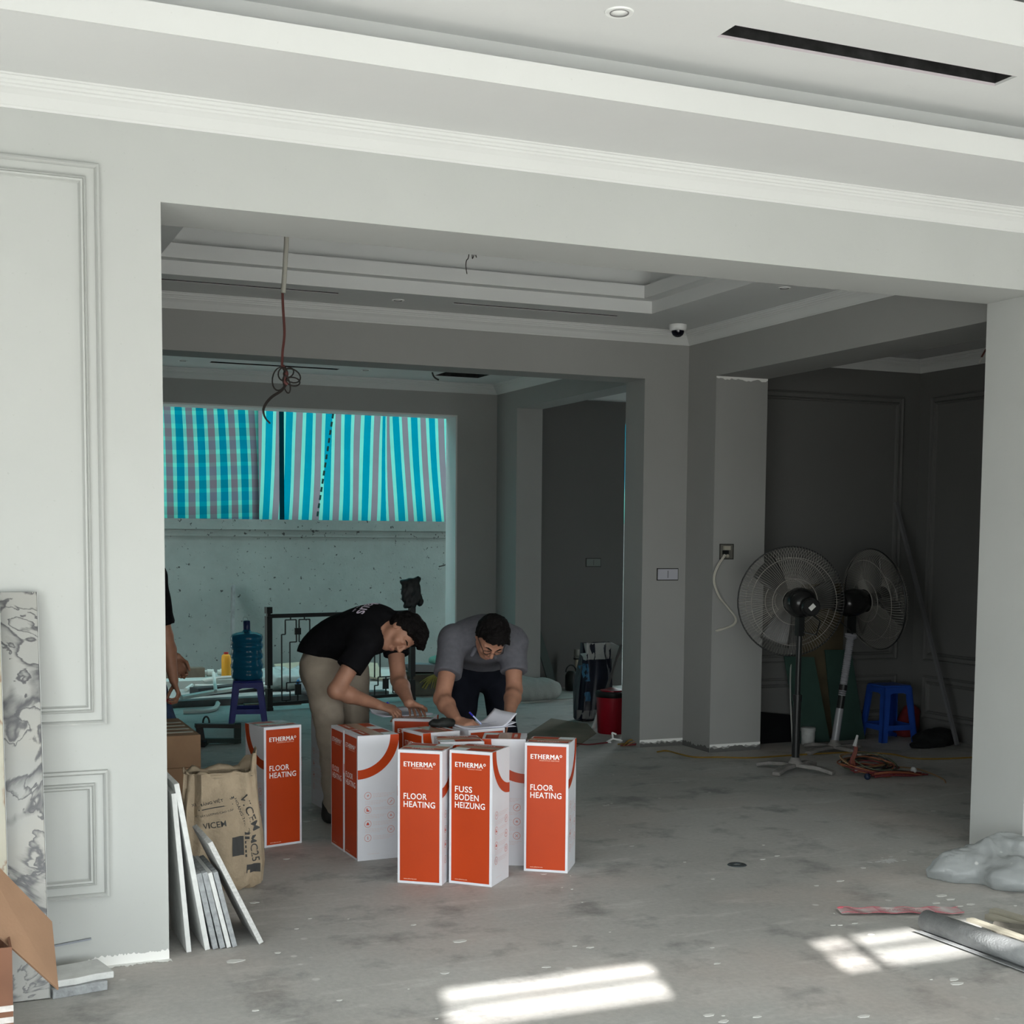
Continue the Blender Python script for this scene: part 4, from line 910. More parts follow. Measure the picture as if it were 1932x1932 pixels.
def sack_bar(b, x0, x1, z0, z1, bvh, sh=0, nx=10, nz=8):
    vs = []
    for j in range(nz + 1):
        for i in range(nx + 1):
            X = x0 + (x1 - x0) * i / nx; Z = z0 + (z1 - z0) * j / nz + sh * i / nx; hit = bvh.ray_cast(Vector((X, -1, Z)), Vector((0, 1, 0)))[0]; vs.append((hit if hit else Vector((X, -.05, Z))) + Vector((0, -.002, 0)))
    b.add(vs, [(j * (nx + 1) + i, j * (nx + 1) + i + 1, (j + 1) * (nx + 1) + i + 1, (j + 1) * (nx + 1) + i) for j in range(nz) for i in range(nx)])
sack_text(b, 'XI MĂNG VIỆT NAM', -.055, .415, .185, .020, .18, bv); sack_bar(b, -.12, .03, .378, .382, bv, .022); sack_text(b, 'CHẤT LƯỢNG CAO CẤP', -.05, .365, .165, .014, .16, bv)
sack_text(b, 'VICEM', -.055, .315, .10, .026, .12, bv); sack_text(b, 'VICEM', .105, .36, .17, .034, -1.22, bv); sack_text(b, 'HOÀNG THẠCH', .072, .345, .17, .018, -1.22, bv)
sack_text(b, 'MC25', .122, .195, .12, .036, -1.42, bv); sack_bar(b, .02, .075, .17, .255, bv); sack_bar(b, .085, .15, .085, .125, bv)
for k in range(6): sack_bar(b, .080, .100, .16 + .02 * k, .172 + .02 * k, bv, 0, 3, 2)
b.build('sack_lettering', M_SACKP, o)['kind'] = 'stuff'; tag(o, 'torn brown paper cement sack with black print behind the leaning slabs', 'sack')
# two stacked cartons by the half hidden person
zA, zB = at(379, 1447, 7.2).z, at(379, 1386, 7.2).z; xr = at(379, 1420, 7.2).x
for k, (z0, z1, lb_) in enumerate(((0, zA, 'lower brown carton of the stack at the left wall end'), (zA + .001, zB, 'upper brown carton with pale stripes on its lid, by the left wall end'))):
    o = empty('brown_carton', (xr - .30, 7.55, z0)); h = z1 - z0
    MB().box(-.30, .30, -.35, .35, 0, h).build('carton_body', mat('brown_card', (0.25, 0.15, 0.085), 0.75, noise=0.12, nscale=6), o, bevel=.003)
    MB().box(-.04, .03, -.3512, -.3504, .02, h - .0).build('packing_tape', M_TAPE, o)
    if k:
        for j in range(4): MB().box(.02, .28, -.25 + .13 * j, -.215 + .13 * j, h + .0005, h + .0025).build('pale_strip', mat('pale_strip', (0.42, 0.42, 0.36), 0.6), o)
    tag(o, lb_, 'carton')
# ------------------------------------------------------------------ ceiling fittings, sockets, hanging wires
M_PVC = mat('white_pvc', (0.66, 0.68, 0.64), 0.4)
M_PLASTW = mat('white_plastic', (0.72, 0.73, 0.72), 0.35)
M_WIREB = mat('dark_wire', (0.03, 0.025, 0.022), 0.6)
M_WIRER = mat('red_brown_wire', (0.12, 0.035, 0.03), 0.6)
M_BLACKM = mat('black_paint_metal', (0.010, 0.011, 0.011), 0.45)
def downlight(p, r, label):
    o = empty('downlight', p)
    MB().lathe([(r * .62, .001), (r * .62, -.004), (r * .95, -.005), (r, .001)], 28).build('trim_ring', M_PLASTW, o, smooth=40)
    MB().lathe([(r * .60, .0005), (r * .52, -.0035), (r * .2, -.005), (.001, -.0055)], 24).build('lens', mat('lens_white', (0.8, 0.81, 0.8), 0.3), o, smooth=60)
    MB().tube([Vector((r * .63 * math.cos(2 * PI * k / 24), r * .63 * math.sin(2 * PI * k / 24), -.0042)) for k in range(24)], .0022, 6, closed=True).build('gap_ring', mat('gap_grey', (0.18, 0.18, 0.18), 0.8), o)
    tag(o, label, 'downlight', 'round recessed downlights')
for px, py, z, r, lb_ in ((1168.5, 22.5, 3.38, .050, 'round white downlight in the front ceiling beside the wide black slot'), (1480, 543, CE, .042, 'round downlight in the middle room ceiling near the right crown moulding'),
                          (751, 566, CE, .042, 'round downlight between the two slots of the middle room'), (345, 680, CE, .045, 'round downlight left of the slot in the rear room'), (690, 698, CE, .045, 'round downlight between slot and hatch in the rear room')):
    downlight(on(px, py, z), r, lb_)
c = on(1279, 618, CE - .02); o = empty('dome_camera', (c.x, c.y, CE))
MB().lathe([(.064, 0), (.066, -.012), (.062, -.036), (.052, -.044), (.03, -.045)], 28).build('camera_base', M_PLASTW, o, smooth=50)
MB().lathe([(.048, -.043), (.046, -.058), (.036, -.076), (.020, -.087), (.002, -.090)], 24).build('dark_dome', mat('smoked_dome', (0.006, 0.006, 0.012), 0.08), o, smooth=80)
tag(o, 'white security camera with dark dome in the corner of the middle room', 'camera')
def wallbox(px0, py0, px1, py1, Y, kind, label):
    a, b_ = at(px0, py0, Y), at(px1, py1, Y); cx_, cz_ = (a.x + b_.x) / 2, (a.z + b_.z) / 2; w2, h2 = (b_.x - a.x) / 2, (a.z - b_.z) / 2
    o = empty('wall_box', (cx_, Y, cz_)); t = .007
    dk = mat('raw_plaster_edge', (0.035, 0.034, 0.03), 0.9); b = MB()
    b.box(-w2, w2, -.004, -.0005, -h2, -h2 + t).box(-w2, w2, -.004, -.0005, h2 - t, h2).box(-w2, -w2 + t, -.004, -.0005, -h2, h2).box(w2 - t, w2, -.004, -.0005, -h2, h2); b.build('cut_rim', dk, o)
    if kind == 'open':
        MB().box(-w2 + t, w2 - t, -.002, -.0005, -h2 + t, h2 - t).build('box_back', mat('box_grey', (0.12, 0.115, 0.10), 0.7), o)
        MB().box(-w2 * .5, w2 * .45, -.016, -.002, h2 * .2, h2 * .72).build('module', mat('module_ivory', (0.35, 0.33, 0.27), 0.5), o)
        MB().box(-w2 * .6, w2 * .2, -.014, -.002, -h2 * .35, h2 * .15).build('socket_insert', M_BLACKM, o)
        MB().ball((w2 * .05, -.012, -h2 * .55), .014, 10, 6).build('tape_knob', mat('module_ivory', (0.35, 0.33, 0.27), 0.5), o)
    else:
        MB().box(-w2 + t, w2 - t, -.009, -.001, -h2 + t, h2 - t).build('paper_cover', mat('paper_' + kind, {'white': (0.42, 0.42, 0.47), 'dark': (0.16, 0.18, 0.17)}[kind], 0.6), o)
        MB().box(-.002, .002, -.0100, -.0090, -h2 * .6, h2 * .6).build('seam', M_WIREB, o)
    tag(o, label, 'wall box')
wallbox(1357.5, 1026, 1383.5, 1055.5, 8.75, 'open', 'open square wall box with loose wiring on the pillar left of the fans')
wallbox(1239, 1072, 1279, 1095, YM, 'white', 'wide wall box with white paper cover on the middle room pillar')
wallbox(1105, 1053, 1133.5, 1069.5, 13.2, 'dark', 'wide wall box on the dark wall of the far side room')
def wire(name, pts, r, m, label=None, cat='cable', grp=None, parent=None, n=6):
    b = MB().tube(smooth_path(pts, 5), r, 6); o = b.build(name, m, parent, smooth=True)
    if label: tag(o, label, cat, grp)
    return o
o = empty('white_flex', at(1366, 1045, 8.73))
for dx in (0, 1): wire('flex_core', [at(px + dx * 2, py + dx, 8.735 - .02 * (i % 2)) - o.location for i, (px, py) in enumerate(((1367, 1046), (1352, 1070), (1346, 1095), (1356, 1125), (1372, 1145), (1387, 1166), (1383, 1178), (1366, 1185), (1350, 1190)))], .0055, mat('flex_ivory', (0.50, 0.48, 0.42), 0.5), parent=o)
tag(o, 'two core white flex hanging from the open wall box', 'cable')
YP = 7.33
o = empty('pendant_cable', at(540, 430, YP)); L_ = o.location
top_z = 3.50; pt = [Vector((at(540, 443, YP).x, YP, top_z)), at(540.5, 443, YP), at(539, 480, YP), at(537, 515, YP), at(534, 553, YP)]
b = MB().tube([p - L_ for p in smooth_path(pt, 8)], .0135, 10); 
for i in range(40):
    p = pt[1].lerp(pt[4], i / 39) - L_
b.build('conduit', mat('ivory_conduit', (0.42, 0.41, 0.36), 0.6), o, smooth=True)
for k, dx in enumerate((0, 2.0)):
    wire('wire_strand', [at(px + dx, py, YP + .01 * k) - L_ for px, py in ((532, 550), (533, 580), (535.5, 620), (535, 640), (532, 665), (531, 692))], .0042, M_WIRER, parent=o)
    wire('wire_tail', [at(px + dx * .8, py + dx, YP + .01 * k) - L_ for px, py in ((540, 722), (530, 736), (512, 748), (500, 762), (496, 775), (500, 788), (508, 797))], .0042, M_WIREB, parent=o)
for (x0, y0, rx, ry, th) in ((527, 715, 13, 22, .15), (551, 709, 17, 12, .5), (553, 720, 13, 8, .2), (534, 706, 9, 12, 0), (541, 725, 6, 17, -.2), (545, 703, 8, 10, .8)):
    pts = []
    for k in range(18):
        t = 2 * PI * k / 18; u, v = rx * math.cos(t), ry * math.sin(t); pts.append(at(x0 + u * math.cos(th) - v * math.sin(th), y0 + u * math.sin(th) + v * math.cos(th), YP + .03 * math.sin(t + th)) - L_)
    MB().tube(pts, .0040, 6, closed=True).build('wire_loop', M_WIREB, o, smooth=True)
wire('wire_knot', [at(533, 690, YP) - L_, at(540, 703, YP - .01) - L_, at(536, 718, YP) - L_, at(542, 726, YP) - L_], .011, M_WIRER, parent=o)
tag(o, 'ivory conduit with red brown wires ending in a looped knot, hung from the middle ceiling', 'cable')
o = empty('ceiling_wire', Vector((at(884, 470, YP).x, YP, 3.5))); L_ = o.location
wire('wire_strand', [Vector((0, 0, 0))] + [at(px, py, YP) - L_ for px, py in ((885, 475), (880, 492), (879, 503), (881, 517))], .0028, M_WIREB, parent=o)
wire('wire_curl', [Vector((.03, 0, 0))] + [at(px, py, YP) - L_ for px, py in ((891, 476), (892, 487), (896, 477), (899, 486), (897, 478), (905, 477))], .0026, M_WIREB, parent=o)
tag(o, 'thin dark wire with a small curl hanging from the middle room tray', 'cable')
wire('hatch_wire', [at(814, 690, 12.35), at(816, 704, 12.35), at(820, 712, 12.34), at(828, 717, 12.33)], .008, M_WIREB, 'short dark wire dangling left of the square ceiling hatch')
o = empty('cable_ends', Vector((at(1880, 630, 7.3).x, 7.3, 3.08))); L_ = o.location
for k, m_ in enumerate((mat('white_core', (0.55, 0.53, 0.5), 0.5), M_WIRER)):
    wire('cable_core', [Vector((0, 0, 0)), at(1872, 644, 7.3) - L_, at(1862 - 2 * k, 660, 7.3) - L_, at(1846 + 6 * k, 686 - 12 * k, 7.3) - L_], .007, m_, parent=o)
tag(o, 'white and red cable ends hanging in the dark right room beside the pier', 'cable')
o = empty('jamb_cable', at(855, 930, 13.38)); L_ = o.location
YJ = 13.42
wire('cable_run', [at(px, py, YJ) - L_ for px, py in ((860, 875), (851, 895), (846, 925), (844.5, 970), (844, 1008))], .006, M_WIREB, parent=o)
for k in range(4): MB().tube([at(850 + 8 * math.cos(2 * PI * i / 14) * (1 - .1 * k) + k, 1026 + 17 * math.sin(2 * PI * i / 14) + 6 * math.cos(2 * PI * i / 14), YJ + .01 * k) - L_ for i in range(14)], .006, 6, closed=True).build('cable_coil', mat('grey_cable', (0.12, 0.13, 0.12), 0.6), o, smooth=True)
wire('cable_tail', [at(px, py, YJ) - L_ for px, py in ((847, 1040), (848, 1055), (841, 1065), (828, 1069))], .006, M_WIREB, parent=o)
tag(o, 'dark cable with a small coil hanging on the bright jamb beside the tarpaulin', 'cable')

# ------------------------------------------------------------------ stools, water bottle, rear room
def stool(name, c, rz, H, label, mats):
    o = empty(name, c, rz); w, wb = .125, .165; t = .010; nv = 10
    b = MB(); b.prism([Vector((x * w, y * w, H - .022)) for x, y in ((-1, -1), (1, -1), (1, 1), (-1, 1))], (0, 0, .022)); b.build('seat', mats, o, bevel=.012)
    for k in range(4):
        R_ = Matrix.Rotation(k * PI / 2, 3, 'Z')
        def pt(x, z, d=0): s_ = w + (wb - w) * (1 - z / H); return R_ @ Vector((x * s_, -s_ + d, z))
        q = [(-1, H - .02), (1, H - .02)]
        ap = [pt(-.62, H - .02), pt(.62, H - .02), pt(.62, H - .075), pt(.35, H - .062), pt(-.35, H - .062), pt(-.62, H - .075)]
        MB().prism(ap, R_ @ Vector((0, t, 0))).build('apron', mats, o)
        lg = [pt(-1, H - .015), pt(-.58, H - .015), pt(-.56, H - .11), pt(-.70, 0), pt(-1.0, 0)]; b = MB().prism(lg, R_ @ Vector((0, t, 0)))
        R2_ = Matrix.Rotation(k * PI / 2 - PI / 2, 3, 'Z')
        def pt2(x, z): s_ = w + (wb - w) * (1 - z / H); return R2_ @ Vector((x * s_, -s_, z))
        lg2 = [pt2(1, H - .015), pt2(.58, H - .015), pt2(.56, H - .11), pt2(.70, 0), pt2(1.0, 0)]; b.prism(lg2, R2_ @ Vector((0, t, 0))); b.build('leg', mats, o)
        MB().prism([pt(-.72, .135), pt(.72, .135), pt(.72, .095), pt(-.72, .095)], R_ @ Vector((0, t, 0))).build('stretcher', mats, o)
    tag(o, label, 'stool'); return o
M_STOOL = mat('blue_plastic', (0.028, 0.035, 0.22), 0.4, noise=0.15, nscale=12); M_STOOL2 = mat('bright_blue_plastic', (0.016, 0.06, 0.30), 0.4, noise=0.1, nscale=12)
H1 = at(468, 1283, 11.5).z
stool('plastic_stool', (at(468, 1320, 11.55).x, 11.55, 0), -.21, H1, 'dark blue plastic stool carrying the water bottle', M_STOOL)
s2 = on(1678, 1396); H2 = at(1678, 1291, s2.y).z
st2 = stool('plastic_stool', (s2.x, s2.y + .02, 0), -.08, H2, 'bright blue plastic stool in the dark right room by the fans', M_STOOL2)
wc = Vector((at(466, 1250, 11.55).x, 11.55, H1 + .001)); o = empty('water_bottle', wc)
pr = [(.10, .0), (.125, .008), (.134, .03), (.134, .055)]
for k in range(3): z = .07 + .085 * k; pr += [(.129, z), (.126, z + .012), (.129, z + .024), (.138, z + .034), (.138, z + .062), (.130, z + .074)]
pr += [(.128, .325), (.136, .333), (.137, .365), (.128, .385), (.09, .402), (.045, .410), (.036, .414), (.028, .43)]
k = NT('blue_bottle'); k.b.inputs['Base Color'].default_value = (0.01, 0.13, 0.24, 1); k.b.inputs['Roughness'].default_value = .12; k.b.inputs['Transmission Weight'].default_value = .35; k.b.inputs['IOR'].default_value = 1.33
MB().lathe(pr, 36).build('bottle_body', k.m, o, smooth=60)
MB().lathe([(.030, .428), (.031, .44), (.030, .50), (.024, .505)], 18).build('neck_sleeve', mat('navy_sleeve', (0.015, 0.03, 0.10), 0.3), o, smooth=50)
b = MB().tube([(.03 + .022 * math.cos(2 * PI * i / 14) - .04, .0, .515 + .02 * math.sin(2 * PI * i / 14)) for i in range(14)], .003, 5, closed=True); b.build('wrap_tag', mat('clear_wrap', (0.35, 0.42, 0.42), 0.2), o); tag(o, 'large blue water bottle with ribbed sides standing on the blue stool', 'water bottle')
# iron railing panel
GA, GB = on(507, 1341), on(777, 1321); gd = (GB - GA); gd.z = 0; gl = gd.length; gu = gd.normalized(); gn = Vector((gu.y, -gu.x, 0))
def gp(px, py):
    d = _ray(px, py); t = (GA - EYE).dot(gn) / d.dot(gn); return EYE + d * t - GA
o = empty('iron_railing', GA); 
def gbar(name, a, b, w_, off=0): 
    return MB().bar(a + gn * off, b + gn * off, w_, w_ * .8, up=gn).build(name, M_BLACKM, o)
for px_, w_ in ((507, .052), (777, .052)):
    q = gp(px_, 1250); ht = gp(px_, 1145).z
    for z0, z1, ww in ((.0, .03, .06), (.03, .205, w_), (.205, .235, w_ * .45), (.235, ht - .085, w_), (ht - .085, ht - .06, w_ * .6), (ht - .06, ht, w_ * 1.05)):
        MB().cbox((q.x, q.y, (z0 + z1) / 2), ww, ww, z1 - z0, (0, 0, math.atan2(gu.y, gu.x))).build('post', M_BLACKM, o)
zt_, zb_ = gp(560, 1161).z, gp(560, 1325).z; za = .025
q0, q1 = gp(507, 1250), gp(777, 1250)
for z_ in (zt_, zb_): gbar('rail', Vector((q0.x, q0.y, z_)), Vector((q1.x, q1.y, z_)), .036 if z_ == zt_ else .03)
def U(px): v = gp(px, 1240); return Vector((v.x, v.y, 0)).dot(gu)
def zz(py): return gp(560, py).z
def motif(u0, mir):
    def pnt(px, py): u = U(px) - U(507); u = u if not mir else gl - u; return gu * u + Vector((0, 0, zz(py)))
    for seg in ([(539, 1169), (559.5, 1169), (560, 1211), (547.5, 1211), (547.5, 1287)], [(539, 1169), (539, 1196), (532, 1196), (532, 1320), (547.5, 1320), (547.5, 1303), (541, 1303), (541, 1287), (578, 1287)], [(585, 1169), (565, 1169), (565, 1211), (574, 1211), (574, 1287)], [(585, 1169), (585, 1287)], [(562, 1287), (562, 1325)], [(549, 1169), (549, 1163)], [(575, 1169), (575, 1163)], [(540, 1320), (540, 1325)], [(578, 1287), (578, 1303), (585, 1303), (585, 1325)]):
        b = MB()
        for a, c_ in zip(seg, seg[1:]): b.bar(pnt(*a), pnt(*c_), .010, .010, up=gn)
        b.build('scroll_bar', M_BLACKM, o)
    for c_, sx, sy in (((562.5, 1191), .062, .062), ((562.5, 1301), .062, .10)):
        MB().cbox(pnt(*c_), sx, .014, sy, (0, 0, math.atan2(gu.y, gu.x))).build('block', M_BLACKM, o)
motif(0, False); motif(0, True)
tag(o, 'black iron railing panel with angular scrollwork standing behind the person in black', 'railing')
q = GA + gp(776, 1118); F = Field(q - Vector((.2, .12, .2)), q + Vector((.2, .12, .2)), .008)
F.ell(q + Vector((-.005, 0, .05)), (.10, .035, .09), k=.03).ell(q + Vector((.01, 0, -.05)), (.105, .035, .085), k=.03).cone(q + Vector((-.09, 0, .10)), q + Vector((.07, 0, .125)), .022, .026).cone(q + Vector((.09, 0, -.10)), q + Vector((.10, 0, -.04)), .03, .02).cone(q + Vector((-.06, 0, -.125)), q + Vector((.02, 0, -.12)), .02, .03); F.ruffle(.010, 45, 3)
o = F.mesh('black_bag', mat('black_sheet', (0.012, 0.014, 0.014), 0.5)); tag(o, 'crumpled black plastic bag stuck on the right railing post', 'bag')
# yard clutter
def plank(name, a, b, w_, h, m, label, grp=None, cat='plank', up=(0, 0, 1)):
    return T(MB().bar(a, b, w_, h, up=up), name, m, label, cat, grp)
GY_ = 'timber and steel lengths stacked in the yard'
def yp(px, py, Y): return at(px, py, Y)
M_GREYP = mat('grey_plank', (0.12, 0.12, 0.12), 0.8, noise=0.2, nscale=9); M_DARKP = mat('dark_plank', (0.045, 0.047, 0.05), 0.7); M_PALEP = mat('pale_board', (0.50, 0.53, 0.50), 0.7, noise=0.05); M_BROWNP = mat('brown_plank', (0.16, 0.13, 0.10), 0.8, noise=0.2, nscale=9)
h_ = .14
T(MB().box(1.3, 3.25, 14.35, 15.0, 0, .085), 'board_stack', M_PALEP, 'low pale board stack lying along the yard wall', 'boards')
plank('timber', (1.3, 14.75, .136), (at(384, 1270, 14.75).x, 14.75, .136), .16, .10, M_BROWNP, 'brown timber offcut on the pale boards, left of the water bottle')
a = on(366, 1313); b_ = on(508, 1299); plank('steel_beam', a + Vector((0, 0, .041)), b_ + Vector((.3, .05, .041)), .16, .08, M_DARKP, 'dark beam lying under the long white pipes')
a = on(300, 1338); b_ = on(735, 1316); plank('timber', a + Vector((0, .1, .031)), b_ + Vector((0, .12, .031)), .16, .06, M_GREYP, 'long grey timber along the doorway behind the stool')
a = on(455, 1331); plank('timber', a + Vector((0, -.14, .016)), a + Vector((.55, -.10, .016)), .05, .03, M_BROWNP, 'short brown stick on the floor behind the stool legs')
GP_ = 'white plastic pipes heaped in the yard'
def op(px, py, z): return on(px, py, z)
wire('plastic_pipe', [op(342, 1316, .11), op(400, 1306, .12), op(460, 1297, .12), op(507, 1290, .11)], .024, M_PVC, 'long white pipe sloping up to the right across the heap', 'pipe', GP_)
wire('plastic_pipe', [op(350, 1301, .03), op(372, 1288, .05), op(405, 1280, .12), op(450, 1277, .13), op(505, 1275, .12)], .020, M_PVC, 'bent white pipe arching highest over the heap', 'pipe', GP_)
wire('plastic_pipe', [op(368, 1294, .03), op(430, 1294, .03), op(507, 1296, .03)], .019, M_PVC, 'level white pipe in the middle of the heap', 'pipe', GP_)
wire('plastic_pipe', [op(403, 1270, .20), op(405, 1286, .19), op(407, 1304, .17)], .018, M_PVC, 'short white pipe crossing the others', 'pipe', GP_)
wire('plastic_pipe', [op(346, 1343, .023), op(385, 1341, .023), op(404, 1337, .023), op(411, 1329, .03), op(410, 1326, .04)], .022, M_PVC, 'white pipe with an elbow end lying on the floor', 'pipe', GP_)
for px, lb_ in ((394, 'white pipe fitting left of the crossing pipe'), (419, 'white pipe fitting right of the crossing pipe')):
    p = Vector((yp(px, 1269, 14.75).x, 14.75, .125)); T(MB().tube([p - Vector((.05, 0, 0)), p - Vector((.02, 0, 0)), p - Vector((.02, 0, 0)), p + Vector((.05, 0, 0))], [.03, .03, .038, .036], 12), 'pipe_fitting', M_PVC, lb_, 'pipe fitting')
p = yp(427, 1273, 14.6); p.z = .0855; o = empty('yellow_bottle', p); MB().lathe([(.045, 0), (.052, .01), (.052, .20), (.046, .235), (.025, .25)], 18).build('bottle_body', mat('yellow_plastic', (0.66, 0.30, 0.02), 0.4), o, smooth=50)
MB().lathe([(.026, .248), (.026, .27), (.01, .272)], 14).build('bottle_cap', mat('red_cap', (0.35, 0.02, 0.02), 0.4), o); tag(o, 'yellow bottle with a red cap behind the water bottle', 'bottle')
plank('standing_plank', yp(437, 1256, 15.6), yp(440, 1106, 15.93), .11, .03, mat('weathered_plank', (0.17, 0.18, 0.18), 0.9, noise=0.25, nscale=12), 'weathered plank standing against the yard wall above the water bottle', cat='plank', up=(1, 0, 0))
def quadsheet(name, pts, th, m, label, cat): 
    pts = [Vector(p) for p in pts]; n = (pts[1] - pts[0]).cross(pts[-1] - pts[0]).normalized(); return T(MB().prism(pts, n * th), name, m, label, cat)
quadsheet('board', [yp(535, 1281, 14.6), yp(618, 1278, 14.6), yp(612, 1248, 15.2), yp(517, 1256, 15.2)], .02, mat('tan_board', (0.40, 0.36, 0.27), 0.8, noise=0.08), 'tan board propped behind the left half of the railing', 'board')
quadsheet('board', [yp(700, 1281, 14.6), yp(800, 1278, 14.6), yp(795, 1266, 15.2), yp(702, 1268, 15.2)], .03, M_PALEP, 'white board lying behind the right half of the railing', 'board')
quadsheet('board', [yp(690, 1278, 14.5), yp(722, 1284, 14.4), yp(712, 1254, 15.0), yp(690, 1252, 15.0)], .02, MATS['tan_board'], 'tan board end showing right of the beige trousers', 'board')
def heap(name, c, parts, m, label, cat, seed=0, amp=.012, fr=25, vox=.012, kind=None, crease=0):
    c = Vector(c); r = max(max(abs(p[i]) + q[i] for i in (0, 1)) for p, q in parts) + .06; zt2 = max(p[2] + q[2] for p, q in parts) + .06
    F = Field(c + Vector((-r, -r, -.03)), c + Vector((r, r, zt2)), vox)
    for p, q in parts: F.ell(c + Vector(p), q, k=.06)
    F.ruffle(amp, fr, seed)
    if crease:
        rs = np.random.RandomState(seed); idx = np.argwhere(np.abs(F.F) < .06); Pn = F.lo + idx * F.h; dd = np.zeros(len(Pn))
        for f_, a_ in ((6, 1.), (11, .7), (23, .4), (47, .16)):
            for _ in range(3): v = rs.randn(3); v /= np.linalg.norm(v); w_ = rs.randn(3); dd += a_ * np.abs(np.sin(Pn @ v * f_ + rs.rand() * 6 + 1.3 * np.sin(Pn @ w_ * f_ * .4)))
        F.F[tuple(idx.T)] += crease * (dd / 3 - .9)
    F.cut(c + Vector((0, 0, .002)), (0, 0, -1)); o = F.mesh(name, m); tag(o, label, cat, None, kind); return o
M_FILM = mat('clear_film', (0.50, 0.58, 0.56), 0.25, trans=.25)
c = on(560, 1303) + Vector((0, .2, 0)); heap('plastic_sheet', c, [((-.15, 0, .10), (.35, .25, .13)), ((.25, .05, .12), (.3, .22, .12))], M_FILM, 'crumpled clear plastic sheet behind the railing', 'plastic sheet', 2, .02)
c = on(603, 1322) + Vector((0, .1, 0)); k = NT('blue_white_print'); k.l(k.ramp(k.noise(k.pos(), 9, 3), [(0, (0.55, 0.58, 0.6)), (.5, (0.55, .58, .6)), (.52, (0.02, 0.16, 0.42))], 'CONSTANT'), k.b.inputs['Base Color'])
heap('printed_bag', c, [((0, 0, .10), (.17, .14, .10)), ((-.08, 0, .16), (.12, .1, .07))], k.m, 'blue and white printed plastic bag by the railing foot', 'bag', 4, .015)
c = Vector((yp(799, 1320, 12.9).x, 13.12, 0)); wv = .17; zt3 = yp(799, 1278, 13.1).z
o = empty('olive_tank', c); MB().box(-wv, wv, -.2, .2, 0, zt3).build('tank_body', mat('olive_drab', (0.10, 0.10, 0.08), 0.7, noise=0.15, nscale=7), o, bevel=.02); MB().box(-wv - .03, wv + .02, -.22, .22, zt3, zt3 + .05).build('tank_lid', mat('dark_wood', (0.07, 0.06, 0.045), 0.8), o); tag(o, 'olive grey tank with a dark lid between the two bent people', 'tank')
q = c + Vector((.12, 0, zt3 + .052)); o = empty('tray', q); MB().prism([(-.22, -.12, .02), (.22, -.12, 0), (.24, -.12, .07), (-.30, -.12, .10)], (0, .25, 0)).build('tray_body', mat('tray_grey', (0.20, 0.21, 0.22), 0.5), o); tag(o, 'grey tray resting on the olive tank', 'tray')
heap('teal_cloth', q + Vector((.12, 0, .085)), [((0, 0, .03), (.10, .08, .05)), ((.06, 0, .06), (.05, .05, .05))], mat('teal_cloth', (0.16, 0.36, 0.29), 0.8), 'pale teal cloth lying in the grey tray', 'cloth', 6, .01, 40, .01)
b = MB(); qs = c + Vector((.14, -.235, zt3 + .06)); rs_ = random.Random(5)
for i in range(26): a = rs_.uniform(-.9, .9); ln = rs_.uniform(.08, .17); b.tube([qs, qs + Vector((math.sin(a) * ln * .6 - .04, -.02 * rs_.random(), -math.cos(a) * ln * .3 - .01)), qs + Vector((math.sin(a) * ln - .08, -.03 * rs_.random(), -math.cos(a) * ln))], .004, 4)
o = b.build('yellow_straw', mat('straw_yellow', (0.30, 0.27, 0.07), 0.8)); tag(o, 'tuft of yellow plastic straw hanging from the tank lid', 'straw', None, 'stuff')
c = on(1002, 1312); heap('sack', Vector((5.56, 12.28, 0)), [((-.05, 0, .09), (.30, .20, .13)), ((-.2, .02, .11), (.18, .18, .14))], mat('woven_white', (0.36, 0.39, 0.37), 0.9, bump=.4, bscale=150), 'white woven sack lying behind the person in grey', 'sack', 9, .012)
quadsheet('floor_sheet', [on(955, 1330), on(1088, 1317), on(1052, 1300), on(955, 1302)], .008, mat('pale_sheet', (0.40, 0.44, 0.41), 0.8, noise=.15, nscale=6), 'pale sheet spread on the floor beside the white sack', 'sheet')
c = on(1027, 1313); heap('orange_scrap', c + Vector((0, 0, .009)), [((0, 0, .012), (.06, .03, .018)), ((.07, .01, .01), (.04, .03, .014))], mat('orange_scrap', (0.45, 0.17, 0.05), 0.7), 'small orange scraps on the pale floor sheet', 'scrap', 1, .006, 60, .006)
a = on(1046, 1288); a.y = 13.02; a = at(1046, 1290, 13.0); a.z = 0.0
plank('green_board', a + Vector((0, 0, .01)), at(983, 1097, 13.16), .09, .02, mat('green_grey_board', (0.065, 0.085, 0.08), 0.7), 'long green grey strip leaning on the dark wall of the far room', cat='board', up=(0, 1, 0))
p = on(1088, 1301); o = empty('standpipe', p); MB().lathe([(.022, 0), (.022, .36)], 14).build('pipe', mat('cream_pvc', (0.42, 0.38, 0.28), 0.5), o, smooth=40); MB().lathe([(.036, .33), (.036, .36), (.03, .365), (.034, .375), (.034, .43), (.02, .435)], 14).build('cap', mat('cap_grey', (0.20, 0.20, 0.18), 0.5), o, smooth=40); MB().lathe([(.037, .322), (.041, .33), (.037, .338)], 14).build('clamp', M_BLACKM, o); tag(o, 'cream standpipe with a grey cap rising from the far room floor', 'pipe')
p = on(1077, 1303); o = empty('dark_jug', p); MB().lathe([(.05, 0), (.062, .01), (.062, .16), (.045, .20), (.03, .21)], 16).build('jug_body', mat('jug_dark', (0.02, 0.024, 0.022), 0.4), o, smooth=50); MB().tube([(.06 * math.cos(PI * i / 10), 0, .20 + .07 * math.sin(PI * i / 10)) for i in range(11)], .008, 6).build('handle', M_BLACKM, o); tag(o, 'dark jug with an arched handle beside the cream standpipe', 'jug')
